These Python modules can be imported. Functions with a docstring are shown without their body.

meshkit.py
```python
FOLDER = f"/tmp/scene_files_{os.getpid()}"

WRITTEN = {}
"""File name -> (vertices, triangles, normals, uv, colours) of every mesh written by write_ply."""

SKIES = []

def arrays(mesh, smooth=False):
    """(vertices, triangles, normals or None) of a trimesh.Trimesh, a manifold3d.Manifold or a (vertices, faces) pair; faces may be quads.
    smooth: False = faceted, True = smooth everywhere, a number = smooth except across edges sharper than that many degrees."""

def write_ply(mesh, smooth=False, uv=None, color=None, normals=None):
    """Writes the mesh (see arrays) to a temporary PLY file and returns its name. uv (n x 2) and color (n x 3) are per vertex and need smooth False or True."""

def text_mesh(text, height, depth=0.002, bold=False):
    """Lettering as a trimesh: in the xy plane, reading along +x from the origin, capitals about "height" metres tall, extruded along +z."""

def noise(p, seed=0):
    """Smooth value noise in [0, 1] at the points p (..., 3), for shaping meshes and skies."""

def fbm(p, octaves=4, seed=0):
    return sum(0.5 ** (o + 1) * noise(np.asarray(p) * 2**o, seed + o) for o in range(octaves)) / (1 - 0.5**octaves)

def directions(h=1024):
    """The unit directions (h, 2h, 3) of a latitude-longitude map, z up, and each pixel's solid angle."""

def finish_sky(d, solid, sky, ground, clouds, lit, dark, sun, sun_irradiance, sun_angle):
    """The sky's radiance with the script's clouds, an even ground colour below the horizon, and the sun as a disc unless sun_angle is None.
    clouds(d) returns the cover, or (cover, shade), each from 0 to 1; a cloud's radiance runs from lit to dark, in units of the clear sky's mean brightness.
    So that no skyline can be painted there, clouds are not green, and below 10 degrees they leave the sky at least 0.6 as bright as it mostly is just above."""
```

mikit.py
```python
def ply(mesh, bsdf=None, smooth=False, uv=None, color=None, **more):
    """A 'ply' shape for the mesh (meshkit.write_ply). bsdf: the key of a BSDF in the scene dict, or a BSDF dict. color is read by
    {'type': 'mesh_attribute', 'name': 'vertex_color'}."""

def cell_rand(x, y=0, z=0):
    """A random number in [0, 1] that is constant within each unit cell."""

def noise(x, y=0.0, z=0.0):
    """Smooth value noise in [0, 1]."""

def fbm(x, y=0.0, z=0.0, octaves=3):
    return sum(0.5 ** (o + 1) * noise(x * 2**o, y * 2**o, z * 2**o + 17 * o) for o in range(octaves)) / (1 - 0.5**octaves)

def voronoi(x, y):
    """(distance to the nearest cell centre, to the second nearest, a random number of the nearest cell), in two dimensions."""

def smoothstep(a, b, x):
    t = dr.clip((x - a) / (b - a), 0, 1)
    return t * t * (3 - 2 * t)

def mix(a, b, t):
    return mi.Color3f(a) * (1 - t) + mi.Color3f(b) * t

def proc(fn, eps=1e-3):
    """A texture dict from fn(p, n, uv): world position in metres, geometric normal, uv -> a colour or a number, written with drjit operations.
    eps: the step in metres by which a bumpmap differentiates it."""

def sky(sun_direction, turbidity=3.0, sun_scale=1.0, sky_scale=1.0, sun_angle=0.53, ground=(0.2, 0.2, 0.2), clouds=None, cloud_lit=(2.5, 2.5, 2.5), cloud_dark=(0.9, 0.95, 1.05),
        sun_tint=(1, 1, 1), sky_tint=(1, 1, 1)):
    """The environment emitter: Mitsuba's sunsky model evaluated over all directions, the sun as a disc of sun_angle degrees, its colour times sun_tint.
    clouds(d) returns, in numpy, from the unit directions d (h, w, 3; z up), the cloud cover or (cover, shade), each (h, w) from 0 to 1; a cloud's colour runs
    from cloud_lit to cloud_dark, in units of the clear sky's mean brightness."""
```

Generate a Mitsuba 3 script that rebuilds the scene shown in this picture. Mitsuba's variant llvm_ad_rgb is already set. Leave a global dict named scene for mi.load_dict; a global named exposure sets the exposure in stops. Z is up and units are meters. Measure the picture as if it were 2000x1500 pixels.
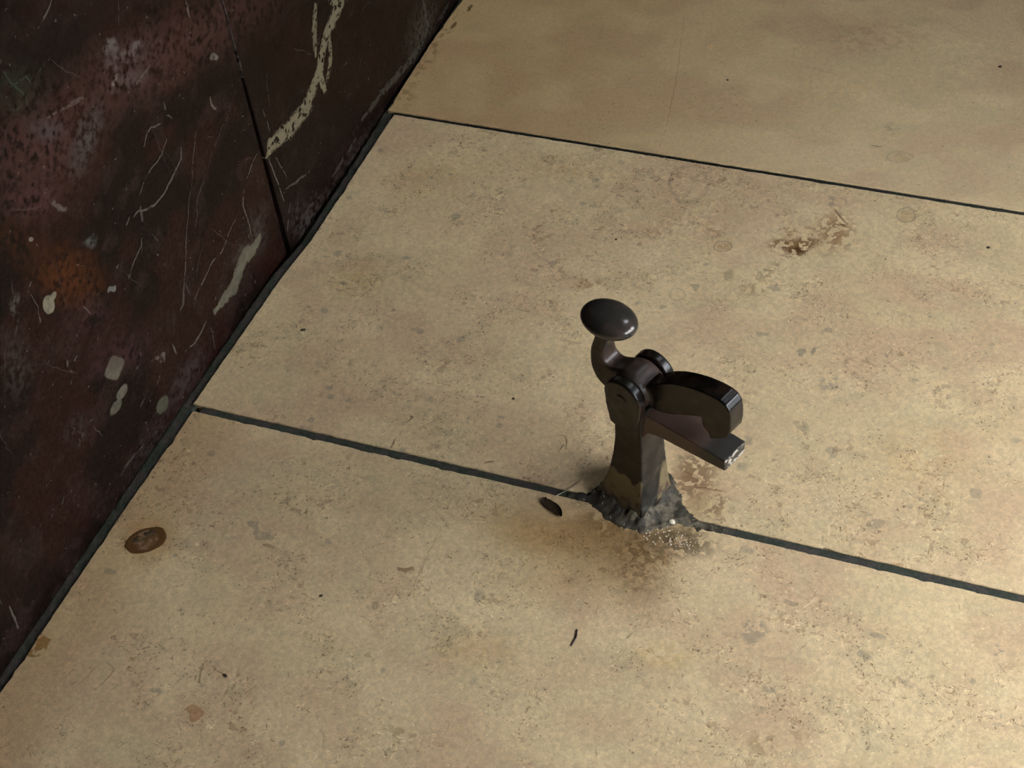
import math
import numpy as np
import trimesh
import shapely
from shapely.geometry import Polygon
import drjit as dr
import mitsuba as mi
import mikit
from meshkit import fbm as nfbm, noise as nnoise
from mikit import proc, noise, fbm, voronoi, cell_rand, smoothstep, mix, ply

T = mi.ScalarTransform4f
SKYL = 3.0
ROOMX = 0.44
ROOMH = 1.9
WIN = (-0.4, 0.26, 0.14, 0.49)  # unseen opening, sized to give the floor its light falloff
TRANSOM = (0.47, 0.86, 1.0, 1.68)
KNOBC = (-8.9, 0.0, 106.4)
KNOBR = (13.2, 9.9, 5.6)
KNOBT = 0.0

scene, labels = {'type': 'scene'}, {}
rng = np.random.default_rng(7)

# ---------------------------------------------------------------- camera, sky, exposure
exposure = 6.36
EYE = np.array([0.1445, -0.4125, 0.5525])
RIGHT = np.array([0.93379, 0.34657, -0.08900])
DOWN = np.array([0.19772, -0.70709, -0.67891])
FWD = np.array([-0.29822, 0.61636, -0.72880])
scene['camera'] = {
    'type': 'perspective', 'fov_axis': 'x', 'fov': 2 * math.degrees(math.atan(1000 / 3000)),
    'near_clip': 0.01, 'far_clip': 100.0,
    'to_world': T().look_at(origin=EYE.tolist(), target=(EYE + FWD).tolist(), up=(-DOWN).tolist())}


def overcast(d):
    """A full overcast: three times as bright overhead as at the horizon, a little uneven."""
    return np.ones(d.shape[:2]), np.clip(1 - d[..., 2] + .12 * (nfbm(d * 3.0, 3, 5) - .5), 0, 1)


scene['sky'] = mikit.sky((0.6, -0.3, 0.75), sun_scale=0.0, sky_scale=1.0, ground=(0.25, 0.24, 0.22), clouds=overcast,
                         cloud_lit=(SKYL, SKYL * 1.03, SKYL * 1.10), cloud_dark=(SKYL * .33, SKYL * .34, SKYL * .36))


# ---------------------------------------------------------------- helpers
def put(key, mesh, bsdf, smooth=False, label=None, category=None, group=None, kind=None, **more):
    scene[key] = ply(mesh, bsdf, smooth=smooth, **more)
    say(key, label, category, group, kind)


def say(key, label=None, category=None, group=None, kind=None):
    d = {k: v for k, v in dict(label=label, category=category, group=group, kind=kind).items() if v}
    if d:
        labels[key] = d


def box(lo, hi):
    lo, hi = np.asarray(lo, float), np.asarray(hi, float)
    m = trimesh.creation.box(extents=hi - lo)
    m.apply_translation((lo + hi) / 2)
    return m


def join(ms):
    return trimesh.util.concatenate(ms)


def surface_net(d, lo, step):
    """Naive surface nets of a sampled signed distance (negative inside)."""
    s = d < 0
    n = np.array(d.shape)
    cells = tuple(n - 1)
    cnt = np.zeros(cells)
    acc = np.zeros(cells + (3,))
    corners = [(a, b, c) for a in (0, 1) for b in (0, 1) for c in (0, 1)]
    cut = lambda a, o: a[o[0]:o[0] + n[0] - 1, o[1]:o[1] + n[1] - 1, o[2]:o[2] + n[2] - 1]
    for i, p in enumerate(corners):
        for q in corners[i + 1:]:
            if sum(abs(x - y) for x, y in zip(p, q)) != 1:
                continue
            dp, dq = cut(d, p), cut(d, q)
            m = (dp < 0) != (dq < 0)
            t = np.where(m, dp / np.where(m, dp - dq, 1), 0)
            for k in range(3):
                acc[..., k] += np.where(m, p[k] + t * (q[k] - p[k]), 0)
            cnt += m
    on = cnt > 0
    ids = np.full(cells, -1)
    ids[on] = np.arange(on.sum())
    v = (acc[on] / cnt[on][:, None] + np.argwhere(on)) * step + lo
    quads = []
    for k in range(3):
        a, b = [x for x in range(3) if x != k]
        sl = [slice(1, -1)] * 3
        sl[k] = slice(0, n[k] - 1)
        sl0, sl1 = list(sl), list(sl)
        sl1[k] = slice(1, n[k])
        s0, s1 = s[tuple(sl0)], s[tuple(sl1)]
        idx = np.argwhere(s0 != s1)
        flip = s0[tuple(idx.T)]
        base = idx.copy()
        base[:, a] += 1
        base[:, b] += 1
        g = lambda da, db: ids[tuple((base - np.eye(3, dtype=int)[a] * da - np.eye(3, dtype=int)[b] * db).T)]
        q = np.stack([g(0, 0), g(1, 0), g(1, 1), g(0, 1)], 1)
        if k == 1:
            flip = ~flip
        q[~flip] = q[~flip][:, ::-1]
        quads.append(q)
    q = np.vstack(quads)
    q = q[(q >= 0).all(1)]
    m = trimesh.Trimesh(v, np.vstack([q[:, [0, 1, 2]], q[:, [0, 2, 3]]]), process=False)
    if m.volume < 0:
        m.invert()
    return m


def poly_sdf(pts, x, y):
    """Signed distance to a closed polygon on sample arrays x, y."""
    p = np.asarray(pts, float)
    best, inside = np.full(x.shape, 1e9), np.zeros(x.shape, bool)
    for (ax, ay), (bx, by) in zip(p, np.roll(p, -1, 0)):
        ex, ey = bx - ax, by - ay
        t = np.clip(((x - ax) * ex + (y - ay) * ey) / (ex * ex + ey * ey), 0, 1)
        best = np.minimum(best, np.hypot(x - ax - t * ex, y - ay - t * ey))
        c = ((ay > y) != (by > y)) & (x < (bx - ax) * (y - ay) / (by - ay + 1e-12) + ax)
        inside ^= c
    return np.where(inside, -best, best)


def spline(pts, n=10):
    """Closed smooth curve (Catmull-Rom) through the points."""
    p = np.asarray(pts, float)
    out = []
    for i in range(len(p)):
        a, b, c, d = p[i - 1], p[i], p[(i + 1) % len(p)], p[(i + 2) % len(p)]
        for t in np.linspace(0, 1, n, endpoint=False):
            out.append(.5 * ((2 * b) + (c - a) * t + (2 * a - 5 * b + 4 * c - d) * t * t + (3 * b - a - 3 * c + d) * t ** 3))
    return np.array(out)


def meet(a, b, r):
    """Intersection of two distances with an edge rounded by r."""
    a, b = a + r, b + r
    return np.minimum(np.maximum(a, b), 0) + np.hypot(np.maximum(a, 0), np.maximum(b, 0)) - r


def blend(a, b, k):
    h = np.clip(.5 + .5 * (b - a) / k, 0, 1)
    return b * (1 - h) + a * h - k * h * (1 - h)


def srgb(*c):
    c = np.array(c, float) / 255
    return tuple(np.where(c < .04045, c / 12.92, ((c + .055) / 1.055) ** 2.4).tolist())


# ---------------------------------------------------------------- marks of the stone, with the catch's soft shadow painted among the stains, in millimetres on the floor (x, y) and on the marble wall (y, z):
# centre, 2 x 2 matrix to a unit disc, then colour and softness
STAINS_AND_SHADE = [
    (29.94, 189.51, 0.0683, 0.0229, 0.0671, -0.134, (0.42, 0.32, 0.25), 0.5, 0.8),
    (30.52, 184.72, 0.2305, 0.054, 0.0535, -0.2033, (0.42, 0.33, 0.26), 0.6, 0.6),
    (19.29, 188.38, 0.1659, 0.0403, 0.0526, -0.2009, (0.5, 0.4, 0.32), 0.6, 0.6),
    (45.09, 204.29, 0.0833, -0.0119, -0.0283, -0.0537, (0.58, 0.46, 0.38), 0.8, 1.1),
    (16.92, 164.89, 0.0854, 0.0526, 0.1665, -0.1439, (0.68, 0.65, 0.6), 0.5, 1.0),
    (16.89, 152.17, 0.1046, 0.0404, 0.0825, -0.1464, (0.7, 0.64, 0.56), 0.7, 1.2),
    (23.95, 197.53, 0.0786, -0.0544, -0.2029, -0.1386, (0.7, 0.6, 0.5), 0.7, 1.2),
    (-67.67, 133.13, 0.1242, 0.0498, 0.1082, -0.2649, (0.78, 0.67, 0.55), 0.4, 0.6),
    (-7.94, 178.33, 0.2078, 0.0691, 0.1049, -0.2575, (0.8, 0.73, 0.64), 0.5, 0.5),
    (1.1, 157.88, 0.3062, 0.0813, 0.0739, -0.2778, (0.72, 0.72, 0.7), 0.4, 0.8),
    (79.0, 226.6, 0.2185, 0.0407, 0.0467, -0.181, (0.86, 0.83, 0.78), 0.3, 0.3),
    (67.62, -50.89, 0.1681, 0.0427, 0.0438, -0.1436, (0.7, 0.73, 0.79), 0.35, 0.8),
    (51.27, 114.67, 0.158, 0.0534, 0.1627, -0.3258, (0.62, 0.66, 0.7), 0.4, 1.2),
    (65.87, 96.67, 0.1406, 0.1003, 0.1427, -0.1073, (0.68, 0.71, 0.76), 0.4, 1.2),
    (102.86, 20.18, 0.1402, 0.0185, 0.0353, -0.2013, (0.72, 0.74, 0.77), 0.5, 1.2),
    (60.2, 66.43, 0.3161, 0.0735, 0.0428, -0.1504, (0.74, 0.75, 0.77), 0.5, 1.2),
    (162.95, -31.25, 0.3751, 0.0559, 0.1316, -0.4294, (0.66, 0.7, 0.78), 0.4, 0.9),
    (130.52, -58.6, 0.2693, 0.0507, 0.0879, -0.284, (0.7, 0.7, 0.72), 0.5, 1.2),
    (169.22, -61.41, 0.6305, 0.0927, 0.1837, -0.589, (0.6, 0.64, 0.72), 0.3, 0.4),
    (169.15, -66.27, 0.6333, 0.0937, 0.186, -0.5948, (0.6, 0.64, 0.72), 0.3, 0.4),
    (89.04, 123.65, 0.4029, 0.0784, 0.1098, -0.3977, (0.7, 0.72, 0.76), 0.4, 1.0),
    (118.43, 105.5, 0.2016, -0.0421, -0.0628, -0.1313, (0.74, 0.72, 0.7), 0.5, 1.5),
    (83.81, -102.38, 0.1382, -0.0082, -0.0172, -0.1809, (0.72, 0.68, 0.62), 0.7, 1.6),
    (96.2, -93.68, 0.2269, -0.0162, -0.0309, -0.3062, (0.74, 0.72, 0.66), 0.7, 1.4),
    (-55.47, -142.47, 0.1078, 0.0086, -0.0123, -0.1853, (0.72, 0.69, 0.64), 0.7, 1.5),
    (-54.2, -97.77, 0.2342, 0.0946, 0.0571, -0.1862, (0.74, 0.72, 0.7), 0.6, 1.4),
    (-154.15, -70.54, 0.4326, 0.0726, -0.0624, -0.6252, (0.66, 0.62, 0.56), 0.3, 0.3),
    (-93.16, -85.93, 0.5764, 0.2547, 0.1785, -0.5903, (0.7, 0.7, 0.68), 0.3, 0.3),
    (-144.96, -158.64, 0.2521, 0.1898, 0.1464, -0.2664, (0.74, 0.6, 0.5), 0.2, 0.3),
    (-229.28, -150.3, 0.0664, 0.1515, 0.2446, -0.062, (0.52, 0.4, 0.26), 0.2, 0.5),
    (-184.64, -143.74, 0.3519, 0.2043, 0.1618, -0.5266, (0.86, 0.78, 0.62), 0.5, 0.5),
    (-208.63, -63.3, 0.2055, 0.0448, -0.0523, -0.5198, (0.82, 0.74, 0.6), 0.4, 0.8),
    (-200.99, -63.6, 0.1648, 0.0903, 0.1031, -0.3512, (0.82, 0.76, 0.7), 0.6, 1.4),
    (-211.22, -82.25, 0.0594, 0.0588, 0.0466, -0.0508, (0.86, 0.74, 0.56), 1.0, 0.2),
    (-23.59, -21.3, 0.0221, 0.0042, 0.0046, -0.0637, (0.62, 0.54, 0.45), 1.0, 0.25),  # brown dirt with the catch's soft cast shadow painted in
    (-39.65, -31.47, 0.038, 0.0067, 0.0029, -0.0849, (0.82, 0.74, 0.62), 1.0, 0.2),
    (-1.03, -27.44, 0.0358, 0.006, 0.0036, -0.0478, (0.64, 0.59, 0.53), 1.0, 0.25),  # dirt and painted shadow in front of the post's foot
    (13.53, -36.17, 0.061, 0.0187, 0.0131, -0.0436, (0.8, 0.77, 0.73), 1.0, 0.25),
    (11.64, -33.86, 0.071, 0.0218, 0.0208, -0.0694, (0.74, 0.71, 0.67), 0.8, 0.9),
    (-19.45, -47.49, 0.0279, 0.0096, 0.0161, -0.0536, (0.82, 0.77, 0.71), 1.0, 0.25),  # outer fringe of the painted shadow, mixed with dirt
    (20.24, 24.7, 0.0777, -0.0237, -0.0359, -0.0584, (0.5, 0.42, 0.38), 0.8, 0.7),
    (32.21, 9.43, 0.0927, -0.0008, -0.0149, -0.096, (0.58, 0.5, 0.46), 0.7, 1.0),
    (24.01, -16.18, 0.0526, 0.0113, 0.0211, -0.1162, (0.4, 0.4, 0.38), 0.6, 0.6),
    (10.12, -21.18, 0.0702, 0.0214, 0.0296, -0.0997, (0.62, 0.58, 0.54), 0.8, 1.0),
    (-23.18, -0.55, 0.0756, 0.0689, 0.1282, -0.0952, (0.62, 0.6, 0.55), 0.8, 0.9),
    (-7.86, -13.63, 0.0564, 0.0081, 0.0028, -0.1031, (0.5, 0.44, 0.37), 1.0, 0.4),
    (18.99, -11.13, 0.0611, 0.0134, 0.0238, -0.1325, (0.6, 0.57, 0.52), 1.0, 0.3),
    (22.25, 6.51, 0.0681, -0.01, -0.0252, -0.0682, (0.74, 0.68, 0.62), 1.0, 0.4),
    (-88.77, -64.47, 0.2286, 0.0531, 0.0341, -0.7394, (0.52, 0.46, 0.4), 0.2, 0.3),
    (-227.06, 293.56, 0.2405, -0.0023, -0.0181, -0.0313, (0.72, 0.68, 0.56), 0.9, 1.0),
    (-228.61, 329.56, 0.2869, -0.0024, -0.0252, -0.0419, (0.76, 0.72, 0.62), 0.9, 1.2),
    (-226.82, 258.9, 0.1394, 0.0066, -0.049, -0.1042, (0.76, 0.7, 0.6), 0.9, 1.2),
    (25.51, 382.14, 0.0295, 0.006, 0.0084, -0.0367, (0.86, 0.84, 0.82), 1.0, 0.9),
    (7.33, 394.55, 0.0454, 0.0098, 0.0119, -0.0527, (0.9, 0.88, 0.86), 1.0, 0.8),
    (84.32, 374.34, 0.0282, 0.0046, 0.0056, -0.0239, (0.93, 0.93, 0.93), 1.0, 0.9),
    (22.07, 326.17, 0.0224, 0.0041, 0.0087, -0.0592, (1.07, 1.06, 1.0), 1.0, 0.9),
    (-43.72, 297.79, 0.0362, 0.0098, 0.008, -0.0332, (0.94, 0.93, 0.92), 1.0, 0.9),
    (67.35, 274.05, 0.1622, 0.0306, 0.0604, -0.2422, (0.88, 0.85, 0.82), 0.3, 0.4),
    (57.15, 297.77, 0.1938, 0.0374, 0.0367, -0.1497, (0.84, 0.83, 0.82), 0.5, 1.2),
    (-61.75, 350.05, 0.347, 0.0952, 0.0851, -0.3679, (1.18, 1.15, 1.05), 0.3, 0.2),
    (-188.61, 106.15, 0.0423, 0.0417, 0.065, -0.0399, (0.92, 0.88, 0.76), 1.0, 0.8),
    (-180.83, 196.06, 0.0274, 0.015, 0.0245, -0.0428, (0.96, 0.94, 0.84), 1.0, 0.7),
    (-105.61, 219.65, 0.0276, 0.0067, 0.0031, -0.0879, (0.92, 0.86, 0.78), 1.0, 0.8),
    (70.01, 151.76, 0.0324, 0.0067, 0.0079, -0.0292, (1.03, 1.03, 1.01), 1.0, 0.6),
    (-35.1, 192.84, 0.0291, 0.0084, 0.012, -0.0465, (0.94, 0.9, 0.86), 1.0, 0.8),
    (116.91, 60.57, 0.0393, 0.0071, 0.0114, -0.0394, (0.97, 0.93, 0.88), 1.0, 0.8),
    (33.03, -74.22, 0.0747, 0.0223, 0.0389, -0.1268, (0.94, 0.9, 0.76), 1.0, 0.5),
    (-42.42, -94.7, 0.0531, 0.0207, 0.0286, -0.0934, (0.96, 0.93, 0.82), 1.0, 0.5)]
LINES = [
    ([(-88.0, 384.4), (-79.6, 347.0), (-73.3, 316.4), (-67.6, 282.0), (-65.1, 263.0), (-63.9, 248.9)], 0.93, (0.86, 0.82, 0.76)),
    ([(-74.8, 310.8), (-68.1, 279.4), (-63.6, 249.9)], 0.78, (1.1, 1.08, 1.03)),
    ([(-81.9, -37.3), (-81.7, -51.4), (-81.3, -73.2), (-81.3, -83.2)], 0.58, (0.8, 0.75, 0.7)),
    ([(-58.0, -35.4), (-44.8, -37.5), (-30.9, -42.2)], 0.47, (0.84, 0.8, 0.74)),
    ([(36.2, -77.4), (52.9, -66.0), (79.3, -49.5)], 0.46, (0.88, 0.86, 0.82)),
    ([(78.2, -53.8), (84.4, -66.2), (92.4, -86.4)], 0.42, (0.84, 0.8, 0.74)),
    ([(145.5, -13.2), (146.2, -15.7)], 0.61, (0.75, 0.7, 0.6)),
    ([(-185.5, 47.9), (-166.4, 56.9), (-156.6, 80.7)], 0.62, (1.1, 1.07, 1.0)),
    ([(-165.5, 42.2), (-154.6, 56.4)], 0.61, (1.08, 1.05, 1.0)),
    ([(-123.8, -0.1), (-123.4, 5.3)], 1.13, (0.52, 0.42, 0.36)),
    ([(-122.0, 16.7), (-120.8, 20.8), (-122.7, 21.3)], 1.16, (0.5, 0.4, 0.36)),
    ([(-47.9, 29.6), (-45.1, 29.8), (-43.1, 27.0), (-42.4, 21.9)], 0.84, (0.55, 0.46, 0.4)),
    ([(-45.0, 20.5), (-44.4, 24.6)], 0.83, (0.5, 0.45, 0.4)),
    ([(-76.6, 3.2), (-72.5, 6.0)], 1.38, (0.55, 0.45, 0.38)),
    ([(41.9, 221.3), (50.8, 211.7)], 1.68, (0.5, 0.42, 0.36)),
    ([(47.5, 210.8), (50.4, 209.9)], 2.31, (0.42, 0.36, 0.3)),
    ([(-3.2, 344.4), (22.3, 339.0)], 0.78, (0.86, 0.82, 0.78)),
    ([(49.3, 279.8), (55.5, 279.9)], 1.07, (0.6, 0.55, 0.5)),
    ([(-23.1, 382.1), (-7.7, 363.6), (-8.3, 352.8)], 1.23, (1.1, 1.08, 1.05)),
    ([(22.3, 397.9), (11.0, 406.6)], 1.22, (1.1, 1.08, 1.05)),
    ([(-223.2, 355.8), (-223.0, 360.0)], 3.51, (0.4, 0.35, 0.28)),
    ([(-223.1, 352.9), (-222.3, 357.2)], 3.06, (0.45, 0.4, 0.32)),
    ([(-225.8, 333.1), (-225.6, 339.5)], 3.01, (0.35, 0.3, 0.24)),
    ([(-210.2, -143.4), (-208.6, -105.7)], 0.6, (1.12, 1.09, 1.05)),
    ([(-211.4, -162.8), (-208.2, -120.1)], 0.53, (1.1, 1.08, 1.04)),
    ([(-198.1, -132.7), (-191.7, -97.6)], 0.55, (1.1, 1.08, 1.04)),
    ([(-212.5, -181.5), (-210.4, -151.7)], 0.57, (1.1, 1.08, 1.04)),
    ([(-215.5, -192.7), (-212.2, -169.7)], 0.51, (1.1, 1.08, 1.04)),
    ([(-216.0, -138.2), (-200.8, -134.9)], 0.55, (1.08, 1.07, 1.04)),
    ([(-196.1, -147.3), (-189.6, -149.3), (-190.6, -156.3), (-191.9, -160.7)], 0.73, (0.72, 0.64, 0.56)),
    ([(-198.0, -150.6), (-201.2, -162.3)], 0.61, (0.8, 0.72, 0.64)),
    ([(-150.0, -135.8), (-139.8, -138.5)], 0.63, (0.62, 0.55, 0.48)),
    ([(-214.9, -92.5), (-213.6, -124.6)], 0.53, (1.08, 1.06, 1.03)),
    ([(-198.9, -84.7), (-196.6, -130.8)], 0.53, (1.07, 1.05, 1.02)),
    ([(9.8, -16.2), (5.5, -21.7), (-0.2, -30.1)], 0.77, (1.25, 1.2, 1.1)),
    ([(16.2, -17.9), (20.0, -22.7), (22.0, -30.8)], 0.61, (1.3, 1.26, 1.18)),
    ([(8.4, -23.2), (18.7, -26.0), (26.4, -32.3)], 0.61, (0.7, 0.68, 0.64)),
    ([(7.2, -27.1), (17.3, -29.3), (23.9, -35.9)], 0.6, (0.72, 0.7, 0.66)),
    ([(6.5, -32.5), (16.7, -35.2)], 0.55, (0.76, 0.74, 0.7)),
    ([(-0.8, -31.8), (6.6, -25.2), (13.5, -24.6)], 0.55, (1.16, 1.12, 1.05)),
    ([(19.7, -9.4), (23.4, -16.4)], 0.67, (1.4, 1.36, 1.28)),
    ([(19.1, -43.0), (19.8, -56.7)], 0.73, (0.82, 0.82, 0.82)),
    ([(22.9, -36.2), (25.3, -48.2)], 0.59, (0.84, 0.84, 0.84)),
    ([(8.9, -17.1), (5.2, -16.7)], 0.77, (1.5, 1.45, 1.35)),
    ([(5.5, 35.0), (19.0, 30.8)], 0.82, (1.22, 1.18, 1.1)),
    ([(13.1, 25.8), (30.6, 19.8)], 0.67, (0.72, 0.68, 0.62)),
    ([(21.6, 17.2), (36.9, 18.5)], 0.79, (0.66, 0.58, 0.5))]
RINGS = [
    (-20.88, 136.93, 0.2444, 0.0709, 0.0571, -0.2125, 0.82),
    (79.0, 226.6, 0.2064, 0.0385, 0.0434, -0.1681, 0.72),
    (-7.94, 178.33, 0.2118, 0.0569, 0.0632, -0.2411, 0.7),
    (-39.3, 222.64, 0.095, 0.0271, 0.0156, -0.0616, 0.88),
    (66.55, 273.85, 0.1486, 0.0281, 0.0544, -0.2179, 0.86),
    (43.21, 228.15, 0.2583, 0.0557, 0.0737, -0.2877, 0.8),
    (-44.0, 223.71, 0.1549, 0.0447, 0.0186, -0.0737, 0.9)]
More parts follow.
